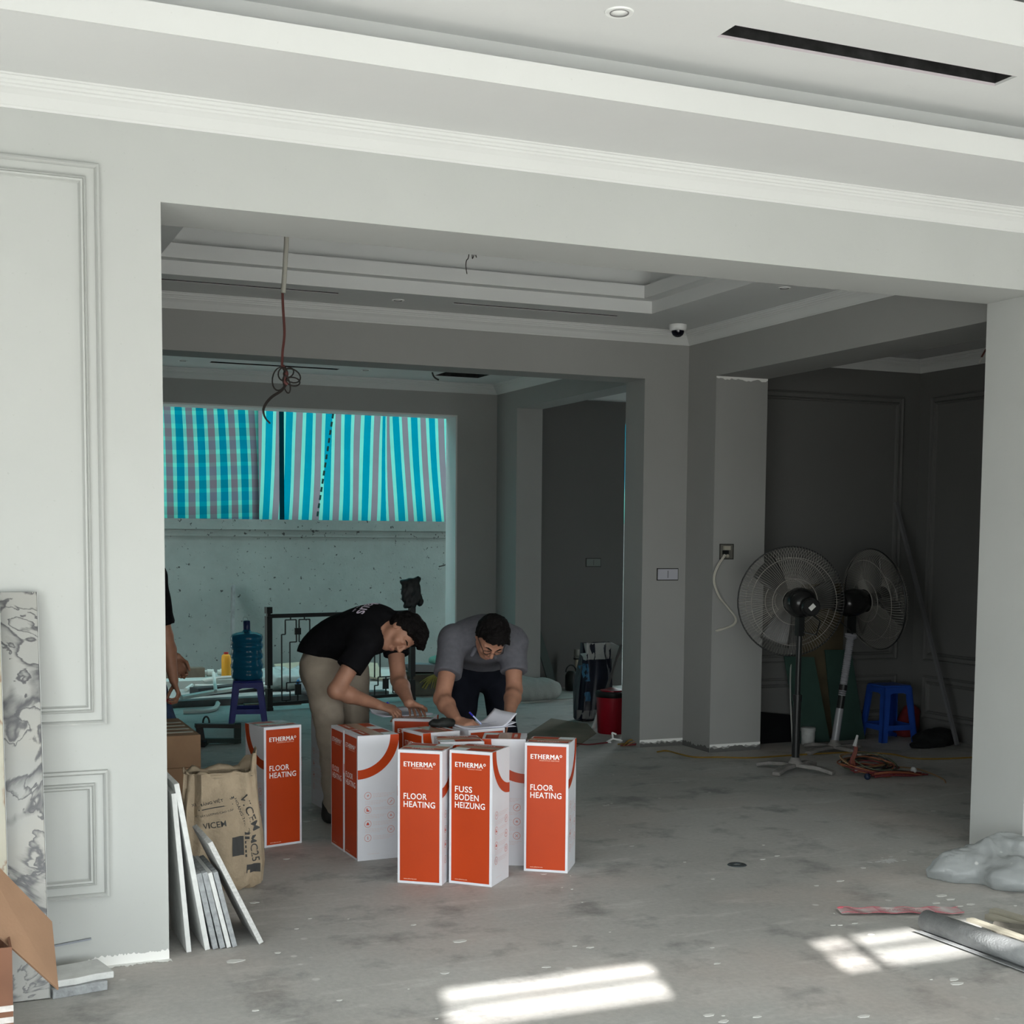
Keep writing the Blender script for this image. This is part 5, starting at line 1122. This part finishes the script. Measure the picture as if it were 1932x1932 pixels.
# navy sack, broom, pail
o = empty('navy_sack', (on(1140, 1362).x + .0, 10.72, 0)); L_ = o.location; zt4 = at(1140, 1214, 10.7).z
rg = []
for z_, a_, d_ in ((0, .13, .05), (.02, .165, .10), (.12, .17, .12), (.3, .165, .115), (.45, .15, .09), (.58, .145, .05), (zt4, .150, .025)): rg.append(((.10 * z_ / zt4 - .05 - .0, .12 * z_ / zt4, z_), a_, d_, .1))
so = loft(rg, 40, 2.8, 8, .012).build('sack_body', None or mat('navy_film', (0.010, 0.012, 0.024), 0.35, noise=.3, nscale=9), o, smooth=60)
bv = BVHTree.FromPolygons([v.co for v in so.data.vertices], [tuple(p.vertices) for p in so.data.polygons])
b = MB(); sack_bar(b, -.13, .20, zt4 - .145, zt4 - .002, bv, .0, 16, 6); b.build('white_band', mat('sack_white', (0.44, 0.45, 0.44), 0.6), o)
b = MB(); sack_bar(b, -.22, .13, .012, .10, bv, 0, 16, 6); b.build('grey_band', mat('sack_grey', (0.22, 0.22, 0.22), 0.6), o)
b = MB(); sack_bar(b, -.13, -.085, .35, .50, bv, 0, 4, 6); b.build('blue_print', mat('blue_print', (0.04, 0.14, 0.26), 0.5), o); b = MB(); sack_bar(b, -.15, -.10, .18, .26, bv, 0, 4, 6); b.build('blue_print', mat('blue_print', (0.04, 0.14, 0.26), 0.5), o)
b = MB(); sack_text(b, 'CTS', -.045, .045, .055, .018, 0, bv); b.build('sack_lettering', mat('sack_white', (0.44, 0.45, 0.44), 0.6), o); tag(o, 'navy plastic sack with white top band beside the red pail', 'sack')
pc = Vector((at(1127, 1345, 9.95).x + .135, 9.95, 0)); zt5 = at(1140, 1308, 9.83).z; o = empty('red_pail', pc)
MB().lathe([(.115, 0), (.118, .005), (.133, zt5 - .03), (.126, zt5 - .03), (.11, .012)], 36).build('pail_body', mat('red_plastic', (0.26, 0.004, 0.014), 0.35, noise=.15, nscale=8), o, smooth=50)
MB().lathe([(.136, zt5 - .045), (.141, zt5 - .04), (.141, zt5 - .008), (.131, zt5), (.05, zt5 + .004)], 36).build('pail_rim', M_BLACKM, o, smooth=50); MB().lathe([(.10, zt5 + .002), (.10, zt5 + .012), (.05, zt5 + .02), (.02, zt5 + .03)], 24).build('pail_lid', MATS['red_plastic'], o, smooth=50)
tag(o, 'red pail with a black rim tucked behind the middle room pillar', 'pail')
a, b_ = on(1119, 1377), at(1172, 1217, 10.35); o = empty('broom_stick', a); d = b_ - a
MB().tube([d * .32, d], [.014, .013], 8).build('stick', mat('stick_grey', (0.12, 0.11, 0.11), 0.8), o); MB().tube([Vector((0, 0, .012)), d * .32], [.017, .017], 8).build('stick_sleeve', M_PLASTW, o); tag(o, 'grey broom stick with a white lower end leaning by the red pail', 'stick')
quadsheet('flattened_card', [on(985, 1392), on(1085, 1412), on(1125, 1384), on(1108, 1366), on(1040, 1356)], .004, mat('old_card', (0.20, 0.165, 0.125), 0.9, noise=.15, nscale=4), 'flattened brown cardboard on the floor in front of the red pail', 'cardboard')
# green trestle left of the single carton
o = empty('green_trestle', on(448, 1402)); L_ = o.location; Yt = L_.y; M_GRNM = mat('green_metal', (0.012, 0.03, 0.025), 0.5)
MB().bar(at(368, 1369, Yt) - L_, at(453, 1370, Yt) - L_, .05, .03).build('top_rail', mat('rail_dark', (0.04, 0.038, 0.036), 0.6), o); MB().bar(at(448, 1364, Yt) - L_, Vector((0, 0, .0)), .05, .04).build('upright', M_GRNM, o); MB().bar(at(386, 1397, Yt) - L_, at(454, 1397, Yt) - L_, .05, .035).build('foot_rail', M_GRNM, o); MB().bar(at(376, 1372, Yt) - L_, at(381, 1404, Yt) - L_ , .05, .05).build('upright', M_BLACKM, o)
MB().bar(Vector((at(372, 1408, Yt).x - L_.x, -.12, .02)), Vector((at(392, 1408, Yt).x - L_.x, .1, .02)), .07, .04).build('foot', M_BLACKM, o)
MB().tube([at(383 + 6 * (1 - math.cos(PI * i / 10)), 1364 - 12 * math.sin(PI * i / 10), Yt) - L_ for i in range(11)], .007, 6).build('wire_handle', mat('rail_dark', (0.04, 0.038, 0.036), 0.6), o); tag(o, 'low dark green metal trestle in front of the stool', 'trestle')
# ------------------------------------------------------------------ dark right room: fans, boards, stool side
M_CAGE = mat('cage_wire', (0.23, 0.22, 0.20), 0.5, 0.1); M_DUST = mat('dusty_metal', (0.20, 0.19, 0.18), 0.8, noise=.3, nscale=15)
def fan(base, top, axis, R, label, wrap, feet_rz):
    o = empty('pedestal_fan', base); d = Vector(axis).normalized(); c = Vector(top) - Vector(base); u = d.orthogonal().normalized(); v = d.cross(u); Rm = Matrix((u, v, d)).transposed()
    hub = c + d * .20                                          # centre of the cage
    P = lambda r, t, h: hub + (u * math.cos(t) + v * math.sin(t)) * r + d * h
    b = MB(); n = 110
    for sgn in (-1, 1):
        for k in range(n):
            t = 2 * PI * k / n; b.tube([P(.09, t, sgn * .085), P(R * .55, t + .06 * sgn, sgn * .088), P(R * .88, t + .1 * sgn, sgn * .062), P(R, t + .12 * sgn, sgn * .012)], .0013, 3, cap=False)
    o2 = b.build('cage_wires', M_CAGE, o); o2['kind'] = 'stuff'
    for r, h, w_ in ((R, 0, .0055), (R * .80, -.07, .0022), (R * .80, .07, .0022), (R * .42, -.087, .0028), (R * .42, .087, .0028), (.09, -.085, .003), (.09, .085, .003)):
        MB().tube([P(r, 2 * PI * k / 48, h) for k in range(48)], w_, 6, closed=True).build('cage_ring', M_BLACKM if r == R else M_CAGE, o, smooth=True)
    for k in range(3):
        t0 = 2 * PI * k / 3 + .5; b = MB()
        def f(a_, s_, t0=t0): r = .055 + (R * .86 - .055) * a_; t = t0 + (s_ - .35) * (1.0 - .35 * a_); return P(r, t, .03 * math.sin((s_ - .5) * 2.4) + .015)
        b.grid(f, 8, 8).build('blade', mat('fan_blade', (0.05, 0.05, 0.048), 0.4), o, smooth=True, solid=.004)
    MB().lathe([(.05, -.03), (.055, 0), (.05, .03), (.02, .045)], 20, hub, Rm).build('blade_hub', M_BLACKM, o, smooth=50)
    MB().lathe([(.02, -.15), (.075, -.135), (.10, -.09), (.105, -.01), (.09, .05), (.06, .09)], 26, c + d * .03, Rm).build('motor_housing', mat('motor_black', (0.012, 0.012, 0.012), 0.22), o, smooth=50)
    MB().lathe([(.055, -.22), (.062, -.21), (.066, -.15), (.05, -.12)], 20, c + d * .03 - u * .0 + v * .03, Rm).build('gear_cover', MATS['motor_black'], o, smooth=50)
    q = c + d * (-.192) + v * .03
    MB().cbox(q, .045, .03, .002, Rm).build('rating_label', mat('foil_label', (0.55, 0.55, 0.52), 0.4), o)
    dn = Vector((0, 0, -1)); pole0 = Vector((0, 0, .06)); pole1 = c + Vector((0, 0, -.22)); s_ = (Vector(axis).cross(Vector((0, 0, 1)))).normalized()
    MB().bar(c + Vector((0, 0, -.09)), pole1 + Vector((0, 0, -.01)), .045, .05).build('tilt_bracket', M_BLACKM, o)
    MB().tube([c - d * .1 + Vector((0, 0, -.02)), c - d * .16 + s_ * .09 + Vector((0, 0, -.12)), pole1 + s_ * .10 - d * .06, pole1 + Vector((0, 0, .02))], .006, 6).build('power_lead', M_BLACKM, o, smooth=True)
    MB().tube([pole1, pole1 + (pole0 - pole1) * .5], [.019, .019], 14).build('upper_pole', M_BLACKM if not wrap else mat('pole_grey', (0.13, 0.13, 0.14), 0.4), o)
    MB().tube([pole1 + (pole0 - pole1) * .5, pole0], [.027, .027], 14).build('lower_pole', M_BLACKM, o)
    MB().tube([pole1 + (pole0 - pole1) * .47, pole1 + (pole0 - pole1) * .52], [.032, .032], 14).build('pole_collar', M_BLACKM, o)
    if wrap:
        W = []; b = MB(); pts = []; N = 60
        for i in range(N + 1): p = pole1.lerp(pole0, .02 + .55 * i / N); pts.append(p)
        b.tube(pts, [.026 + .005 * (i % 2) + (.018 if i < 5 else 0) for i in range(N + 1)], 12).build('film_wrap', mat('film_wrap', (0.24, 0.24, 0.26), 0.25), o, smooth=True)
        MB().tube([pole1.lerp(pole0, .68), pole1.lerp(pole0, .98)], [.029, .030], 12).build('film_wrap', MATS['film_wrap'], o, smooth=True)
    MB().lathe([(.05, .035), (.05, .06), (.036, .075), (.03, .095)], 18).build('base_hub', M_DUST, o, smooth=40)
    for k in range(4):
        a = feet_rz + k * PI / 2; e = Vector((math.cos(a), math.sin(a), 0)); MB().bar(e * .02 + Vector((0, 0, .042)), e * .20 + Vector((0, 0, .036)), .055, .026).bar(e * .19 + Vector((0, 0, .036)), e * .29 + Vector((0, 0, .014)), .058, .026).build('foot', M_DUST, o, bevel=.006)
    tag(o, label, 'fan'); return o
fb1 = on(1500, 1454); fb2 = on(1574, 1419)
fan(fb1, (fb1.x + .01, fb1.y, at(1508, 1137, fb1.y).z), (.29, .96, .0), .385, 'black pedestal fan seen from behind, nearest to the pillar', False, .5)
t2c = at(1608, 1137, fb2.y)
fan(fb2, (t2c.x, t2c.y, t2c.z), (1, -.05, .12), .385, 'pedestal fan turned to the right with its pole wrapped in film', True, .2)
def lean_board(px, Yb, Yt, m, label, th=.012):
    (a, b_, c_, d_) = px; p = [at(a[0], a[1], Yt), at(b_[0], b_[1], Yt), at(c_[0], c_[1], Yb), at(d_[0], d_[1], Yb)]; p[2].z = p[3].z = 0.003
    return quadsheet('leaning_board', p, th, m, label, 'board')
lean_board(((1512, 1103), (1596, 1101), (1582, 1402), (1500, 1402)), 9.03, 9.075, mat('olive_board', (0.075, 0.060, 0.035), 0.8, noise=.15), 'tall olive brown board leaning behind the two fans')
lean_board(((1480, 1238), (1536, 1240), (1566, 1405), (1508, 1405)), 8.88, 9.00, mat('green_board', (0.028, 0.060, 0.048), 0.7, noise=.1), 'green board leaning left of the olive one, behind the black fan pole')
lean_board(((1557, 1226), (1606, 1226), (1632, 1400), (1574, 1402)), 8.90, 9.02, MATS['green_board'], 'green board leaning behind the film wrapped fan pole')
quadsheet('black_slab', [at(1417, 1341, 9.05), at(1495, 1349, 9.05), Vector((at(1495, 1400, 8.98).x, 8.98, .003)), Vector((at(1417, 1404, 8.98).x, 8.98, .003))], .02, mat('black_stone', (0.006, 0.006, 0.007), 0.4), 'black stone slab leaning low on the dark wall beside the pillar', 'stone slab')
wire('trim_rod', [on(1495, 1404) + Vector((0, 0, .003)), at(1491, 1300, 8.93), at(1493, 1232, 9.03)], .006, mat('pale_rod', (0.33, 0.33, 0.31), 0.6), 'thin pale rod leaning upright behind the black fan pole', 'rod')
p = on(1521, 1403) + Vector((-.02, -.05, 0)); o = empty('white_tub', p); MB().lathe([(.045, 0), (.052, .004), (.055, .125)], 20).build('tub_body', mat('tub_white', (0.36, 0.37, 0.36), 0.5, noise=.15, nscale=20), o, smooth=50); MB().lathe([(.058, .11), (.059, .135), (.05, .14), (.02, .14)], 20).build('tub_lid', MATS['tub_white'], o, smooth=40); tag(o, 'small white lidded tub between the fan poles', 'tub')
M_ROD = mat('grey_steel', (0.13, 0.13, 0.135), 0.5)
a = on(1806, 1409); b_ = at(1690, 948, 9.07); a.z = .014; T(MB().bar(a, b_, .028, .024), 'steel_bar', M_ROD, 'long grey steel bar leaning on the dark wall at the right', 'bar')
c = on(1795, 1394); heap('black_cloth', (7.05 + .18, 8.45, 0), [((0, 0, .05), (.16, .14, .06)), ((.12, .06, .05), (.14, .14, .07)), ((-.12, -.08, .02), (.14, .07, .03))], mat('black_cloth', (0.008, 0.009, 0.009), 0.9), 'heap of black cloth on the floor beside the bright blue stool', 'cloth', 12, .014, 30)
heap('red_cloth', (7.39, 8.93, 0), [((0, 0, .10), (.10, .08, .11)), ((.03, 0, .20), (.05, .05, .06)), ((-.06, 0, .05), (.08, .08, .06))], mat('red_cloth', (0.13, 0.012, 0.014), 0.9), 'red cloth heaped against the dark wall right of the blue stool', 'cloth', 13, .012, 35)
# coil of cables
o = empty('cable_coil', on(1652, 1462)); L_ = o.location; rs_ = random.Random(3)
cm = [mat('cable_orange', (0.22, 0.075, 0.035), 0.6), mat('cable_red', (0.12, 0.018, 0.020), 0.6), mat('cable_green', (0.05, 0.06, 0.035), 0.6), mat('cable_tan', (0.24, 0.15, 0.075), 0.6), mat('cable_black', (0.012, 0.012, 0.012), 0.6)]
for k in range(16):
    r1, r2 = rs_.uniform(.13, .21), rs_.uniform(.09, .15); tl = rs_.uniform(.1, .75); ph = rs_.uniform(0, 6); cx0, cy0 = rs_.uniform(-.05, .02), rs_.uniform(.0, .12); pts = []
    for i in range(28):
        t = 2 * PI * i / 28; x, y = r1 * math.cos(t), r2 * math.sin(t); zz_ = .012 + max(0, y + r2) * tl * .5 + .006 * k * .5; pts.append((cx0 + x * .96 - y * .3, cy0 + y + x * .15, zz_ + .006 * math.sin(3 * t + ph)))
    MB().tube(pts, .0052, 5, closed=True).build('cable_loop', cm[k % 5], o, smooth=True)
for k in range(12):
    y0, z0 = rs_.uniform(-.16, -.08), rs_.uniform(.01, .05); MB().tube(smooth_path([(-.12 + rs_.uniform(-.03, .03), y0 + .03, z0), (0, y0, z0 + .01), (.14, y0 - .01, z0), (.26 + rs_.uniform(-.04, .05), y0 + rs_.uniform(-.03, .05), .012)], 4), .0055, 5).build('cable_run', cm[(1, 1, 4, 1, 0)[k % 5]], o, smooth=True)
for k in range(5): 
    e = at(1612 + k, 1402, L_.y + .02) - L_; MB().tube(smooth_path([(-.16 + .01 * k, .02, .02), (-.19 + .008 * k, .03, .10), (-.17 + .006 * k, .02, .17), e], 5), .0055, 5).build('cable_riser', cm[0 if k % 2 else 1], o, smooth=True)
e = at(1614, 1402, L_.y + .02) - L_; e2 = at(1618, 1387, L_.y + .02) - L_; MB().tube([e + (e - e2) * .4, e, e2], [.016, .013, .008], 8).build('taped_end', mat('tape_white', (0.34, 0.34, 0.34), 0.6), o, smooth=True)
for p in ((-.145, .02, .045), (.03, -.115, .035), (.24, -.1, .035)): MB().ball(p, .026, 10, 6, (.7, 1, .9)).build('tape_band', MATS['tape_white'], o, smooth=True)
MB().ball((-.17, -.13, .02), .022, 10, 6).build('blue_cap', mat('cap_navy', (0.012, 0.02, 0.045), 0.5), o, smooth=True)
tag(o, 'coil of red orange and green cables on the floor in front of the fans', 'cable coil')
wire('yellow_cable', [on(px, py) + Vector((0, 0, .006)) for px, py in ((1240, 1420), (1258, 1418), (1282, 1424), (1312, 1430), (1360, 1430), (1420, 1431), (1500, 1426), (1570, 1422), (1610, 1421), (1680, 1424), (1720, 1432), (1780, 1433), (1842, 1430))], .006, mat('yellow_flex', (0.22, 0.13, 0.02), 0.6), 'long yellow cable running across the floor past the fan feet')
wire('loose_cable', [on(px, py) + Vector((0, 0, .005)) for px, py in ((1690, 1448), (1730, 1452), (1760, 1462), (1780, 1472), (1784, 1478))], .005, cm[3], 'single tan cable end trailing right of the coil')
o = empty('wire_tangle', on(1205, 1407)); L_ = o.location
for k in range(7):
    pts = [(rs_.uniform(-.18, -.1), rs_.uniform(-.03, .08), .008), (-.05, rs_.uniform(-.05, .05), rs_.uniform(.01, .05)), (.06, rs_.uniform(-.06, .04), rs_.uniform(.008, .04)), (rs_.uniform(.12, .2), rs_.uniform(-.05, .05), .008)]; wire('wire_strand', pts, .005, (cm[3], mat('yellow_flex', (0.22, 0.13, 0.02), 0.6), cm[1])[k % 3], parent=o)
MB().tube([(-.02, 0, .014), (.05, -.03, .02), (.14, -.02, .016)], [.012, .018, .015], 8).build('white_wrap', mat('wrap_grey', (0.33, 0.33, 0.31), 0.6), o, smooth=True); tag(o, 'tangle of yellow and brown wires at the foot of the middle pillar', 'cable')
o = empty('plastic_hook', on(1158, 1401)); b = MB()
for pa, pb in (((-.06, 0, .01), (0, .02, .03)), ((0, .02, .03), (.07, -.02, .012)), ((0, .02, .03), (-.0, .03, .075)), ((-.0, .03, .075), (.035, .03, .06)), ((-.06, 0, .01), (-.04, -.03, .008))): MB().bar(pa, pb, .012).build('hook_arm', M_PLASTW, o)
tag(o, 'small white plastic hook bracket lying on the floor by the red pail', 'hook')
wire('short_cable', [on(px, py) + Vector((0, 0, .005)) for px, py in ((1082, 1404), (1108, 1406), (1130, 1404), (1146, 1402))], .006, cm[1], 'short brown cord on the floor between carton and white hook')
# ------------------------------------------------------------------ right foreground
def film_mat():
    k = NT('translucent_film'); tr = k.n('ShaderNodeBsdfTransparent'); tl = k.n('ShaderNodeBsdfTranslucent'); mx = k.n('ShaderNodeMixShader'); m2 = k.n('ShaderNodeMixShader')
    tl.inputs[0].default_value = (0.55, 0.58, 0.58, 1); k.b.inputs['Base Color'].default_value = (0.46, 0.485, 0.49, 1); k.b.inputs['Roughness'].default_value = 0.22; k.b.inputs['Specular IOR Level'].default_value = .6
    v = k.n('ShaderNodeTexVoronoi', i_Scale=13.0); k.l(k.pos(), v.inputs['Vector'])
    gate = k.ramp(k.noise(k.pos(), 6, 2), [(.5, (0, 0, 0)), (.56, (1, 1, 1))]); sp = k.mix(1, k.ramp(v.outputs['Distance'], [(0, (1, 1, 1)), (.10, (1, 1, 1)), (.16, (0, 0, 0))]), gate, 'MULTIPLY')
    k.l(k.mix(sp, (0.46, 0.485, 0.49, 1), (0.85, 0.86, 0.85, 1)), k.b.inputs['Base Color']); k.bump(k.noise(k.pos(), 22, 5), .5, .02)
    mx.inputs[0].default_value = .35; k.l(k.b.outputs[0], mx.inputs[1]); k.l(tl.outputs[0], mx.inputs[2]); m2.inputs[0].default_value = .30; k.l(mx.outputs[0], m2.inputs[1]); k.l(tr.outputs[0], m2.inputs[2]); k.l(m2.outputs[0], k.out.inputs[0]); return k.m
c = Vector((4.62, 5.0, 0))
heap('plastic_film', c, [((-.10, .02, .06), (.22, .16, .14)), ((.14, -.02, .07), (.26, .18, .16)), ((.06, -.20, .05), (.24, .20, .12)), ((.14, -.36, .03), (.19, .16, .09))], film_mat(), 'crumpled translucent plastic film with white specks at the foot of the right pier', 'plastic film', 21, .008, 17, .008, crease=.06)
M_ROLL = mat('grey_membrane', (0.27, 0.28, 0.285), 0.55, noise=.12, nscale=30, bump=.15, bscale=120)
ra_, rb_ = on(1746, 1758), Vector((3.80, 3.25, 0)); o = empty('membrane_roll', ra_); d = rb_ - ra_; L_ = ra_; sd_ = Vector((-d.y, d.x, 0)).normalized() * (-1 if d.y < 0 else 1)
b = MB(); sp_ = []
for i in range(70):
    t = i / 69 * 3.5 * 2 * PI; r = .020 + .026 * i / 69; sp_.append((r * math.cos(t), r * math.sin(t)))
dn_ = d.normalized(); sx_ = dn_.cross(Vector((0, 0, 1))).normalized(); vs = []
for (x, y) in sp_: vs += [sx_ * x + Vector((0, 0, .047 + y)), d + sx_ * x + Vector((0, 0, .047 + y))]
b.add(vs, [(2 * i, 2 * i + 1, 2 * i + 3, 2 * i + 2) for i in range(69)]); b.build('rolled_sheet', M_ROLL, o, smooth=True, solid=.0018)
sl_ = sx_ * (1 if (sx_.x < 0) else -1); MB().prism([sl_ * .0 + Vector((0, 0, .001)), d + Vector((0, 0, .001)), d + sl_ * .055 + Vector((0, 0, .004)), sl_ * .06 + Vector((0, 0, .010))], (0, 0, .003)).build('loose_flap', M_ROLL, o); tag(o, 'roll of grey membrane lying across the sunlit floor at the right edge', 'roll')
M_STRIP = mat('beige_strip', (0.34, 0.32, 0.26), 0.7, noise=.1, nscale=12)
GS_ = 'beige wooden strips beside the roll'
for (pa, dirx, ln, wd, ht, z0, lb_) in (((1829, 1737), .02, 1.0, .035, .012, .045, 'nearest beige strip, lying just behind the grey roll'), ((1864, 1733), .08, 1.0, .04, .022, .0, 'middle beige strip behind the grey roll'), ((1872, 1723), .13, .9, .04, .022, .0, 'rear beige strip furthest from the grey roll')):
    a = on(pa[0], pa[1], z0); b_ = a + Vector((dirx + .02, -1, 0)).normalized() * ln; o = T(MB().bar(a + Vector((0, 0, ht / 2)), b_ + Vector((0, 0, ht / 2)), wd, ht), 'wooden_strip', M_STRIP, lb_, 'strip', GS_)
o = T(MB().bar(on(1905, 1752) + Vector((0, 0, .011)), on(1905, 1752) + Vector((.35, -.25, .011)), .06, .022), 'wooden_block', M_STRIP, 'beige block across the strips at the right edge', 'strip')
T(MB().bar(on(1880, 1760) + Vector((-.02, 0, .022)), on(1925, 1758) + Vector((.0, -.12, .022)), .08, .040), 'support_batten', mat('dark_batten', (0.14, 0.13, 0.11), 0.8), 'short dark batten under the nearest beige strip', 'strip')
a, b_ = on(1583, 1722), on(1813, 1722); o = empty('warning_tape', a); d = b_ - a; pd = Vector((-d.y, d.x, 0)).normalized() * .045; k = NT('red_white_tape'); tc_ = k.n('ShaderNodeTexCoord'); sx__ = k.n('ShaderNodeSeparateXYZ'); k.l(tc_.outputs['Object'], sx__.inputs[0])
mm = k.n('ShaderNodeMath', operation='MULTIPLY_ADD'); mm.inputs[1].default_value = 9.0; k.l(sx__.outputs[0], mm.inputs[0]); fr_ = k.n('ShaderNodeMath', operation='FRACT'); k.l(mm.outputs[0], fr_.inputs[0]); k.l(k.ramp(fr_.outputs[0], [(0, (0.42, 0.16, 0.19)), (.25, (0.55, 0.42, 0.42)), (.45, (0.60, .58, .57)), (.75, (0.52, 0.36, 0.37))]), k.b.inputs['Base Color']); k.b.inputs['Roughness'].default_value = .3
def tf(u, v): return d * u + pd * (v * 2 - 1) * (1 + .15 * math.sin(u * 9)) + Vector((0, 0, .004 + .006 * abs(math.sin(u * 7 + v * 2)) + .012 * (v - .5) ** 2))
MB().grid(tf, 40, 4).build('tape_film', k.m, o, smooth=True)
for v0 in (-.9, .92): MB().tube([d * (i / 20) + pd * (v0 + .04 * math.sin(i)) + Vector((0, 0, .012 + .004 * math.sin(i * 1.3))) for i in range(21)], .0014, 4).build('tape_edge', mat('tape_red', (0.45, 0.09, 0.12), 0.35), o)
MB().ball(pd * .8 + d * .03 + Vector((0, 0, .014)), .008, 8, 6, (2.2, .8, .6)).build('tape_fold', MATS['tape_red'], o, smooth=True)
b = MB()
for i in range(16): x = .36 + .02 * i; c0 = d * x + pd * (-.25 + .2 * (i % 2)) + Vector((0, 0, .0125)); b.bar(c0, c0 + pd * .35, .004, .0008)
b.build('printed_marks', mat('mark_pink', (0.50, 0.26, 0.28), 0.5), o)['kind'] = 'stuff'; tag(o, 'strip of red and white plastic tape lying on the floor behind the grey roll', 'tape')
p = on(1390.5, 1632); o = empty('floor_drain', p); MB().lathe([(.018, .0004), (.02, .004), (.044, .004), (.048, .0004)], 28).build('drain_ring', mat('drain_dark', (0.045, 0.055, 0.06), 0.5), o); MB().lathe([(.001, .0004), (.017, .0012), (.018, .0004)], 18).build('drain_plug', mat('drain_grey', (0.22, 0.23, 0.23), 0.5), o)
for k in range(6): a = 2 * PI * k / 6; MB().cbox((.032 * math.cos(a), .032 * math.sin(a), .0042), .016, .004, .0012, (0, 0, a)).build('drain_slot', M_BLACKM, o)
tag(o, 'round dark floor drain in the middle of the bare concrete', 'drain')
fl = bpy.data.objects['floor']
b = MB(); c = on(1674, 1624); rs_ = random.Random(9)
for i in range(70):
    x, y = rs_.gauss(0, .045), rs_.gauss(0, .022); r = rs_.uniform(.002, .012); n = 6; b.add([c + Vector((x + r * 1.6 * math.cos(2 * PI * k / n + i) * rs_.uniform(.6, 1.2), y + r * math.sin(2 * PI * k / n + i), .0006 + .00003 * i)) for k in range(n)], [tuple(range(n))])
b.build('paint_splash', mat('splash_white', (0.62, 0.63, 0.62), 0.8), fl)['kind'] = 'stuff'
b = MB()
for i in range(90):
    x, y = rs_.uniform(.9, 4.6), rs_.uniform(3.6, 8.2); r = rs_.choice((.003, .004, .006, .01, .014)) * rs_.uniform(.7, 1.3); n = 5
    poly = [Vector((x + r * 1.5 * math.cos(2 * PI * k / n + i) * rs_.uniform(.6, 1.2), y + r * math.sin(2 * PI * k / n + i) * rs_.uniform(.6, 1.2), .0005)) for k in range(n)]; b.prism(poly, (0, 0, .0015))
for (px, py, r) in ((868, 1776, .018), (1337, 1916, .012), (1585, 1746, .007), (1630, 1918, .014), (1800, 1848, .014), (1806, 1856, .016), (1775, 1690, .020), (1766, 1704, .012), (1811, 1710, .011), (840, 1836, .012), (442, 1814, .022), (1572, 1746, .008), (640, 1888, .007)):
    c = on(px, py); b.prism([c + Vector((r * 1.8 * math.cos(2 * PI * k / 7) * rs_.uniform(.7, 1.1), r * math.sin(2 * PI * k / 7) * rs_.uniform(.7, 1.1), .0005)) for k in range(7)], (0, 0, .0018))
b.build('plaster_flake', mat('flake_white', (0.60, 0.60, 0.58), 0.9), fl)['kind'] = 'stuff'
# ragged plaster line at the foot of the pillars
wm = bpy.data.objects['wall_middle']; b = MB()
def ragged(pa, pb, nrm, h0, h1, n=22):
    vs = []
    for i in range(n + 1):
        p = Vector(pa).lerp(Vector(pb), i / n) + Vector(nrm) * .002; vs += [p + Vector((0, 0, .001)), p + Vector((0, 0, h0 + (h1 - h0) * rs_.random()))]
    b.add(vs, [(2 * i, 2 * i + 1, 2 * i + 3, 2 * i + 2) for i in range(n)])
ragged((5.0, YM, 0), (XR, YM, 0), (0, -1, 0), .02, .04); ragged((XR, 8.75, 0), (XR, YM, 0), (-1, 0, 0), .02, .05); ragged((XR, 8.75, 0), (XR2, 8.75, 0), (0, -1, 0), .02, .045)
b.build('raw_render_strip', mat('raw_render', (0.11, 0.11, 0.105), 0.9), wm)
b = MB()
def ragged2(pa, pb, nrm, z0, n=24):
    vs = []
    for i in range(n + 1): p = Vector(pa).lerp(Vector(pb), i / n) + Vector(nrm) * .0015; vs += [p + Vector((0, 0, z0 - .010 - .018 * rs_.random())), p + Vector((0, 0, z0))]
    b.add(vs, [(2 * i, 2 * i + 1, 2 * i + 3, 2 * i + 2) for i in range(n)])
ragged2((XR, 8.75, 0), (XR2, 8.75, 0), (0, -1, 0), HEAD - .001); ragged2((5.0, YM, 0), (XR, YM, 0), (0, -1, 0), .058); ragged2((XR, 8.75, 0), (XR2, 8.75, 0), (0, -1, 0), .060)
b.build('plaster_smear', mat('fresh_plaster', (0.78, 0.78, 0.76), 0.9), wm)
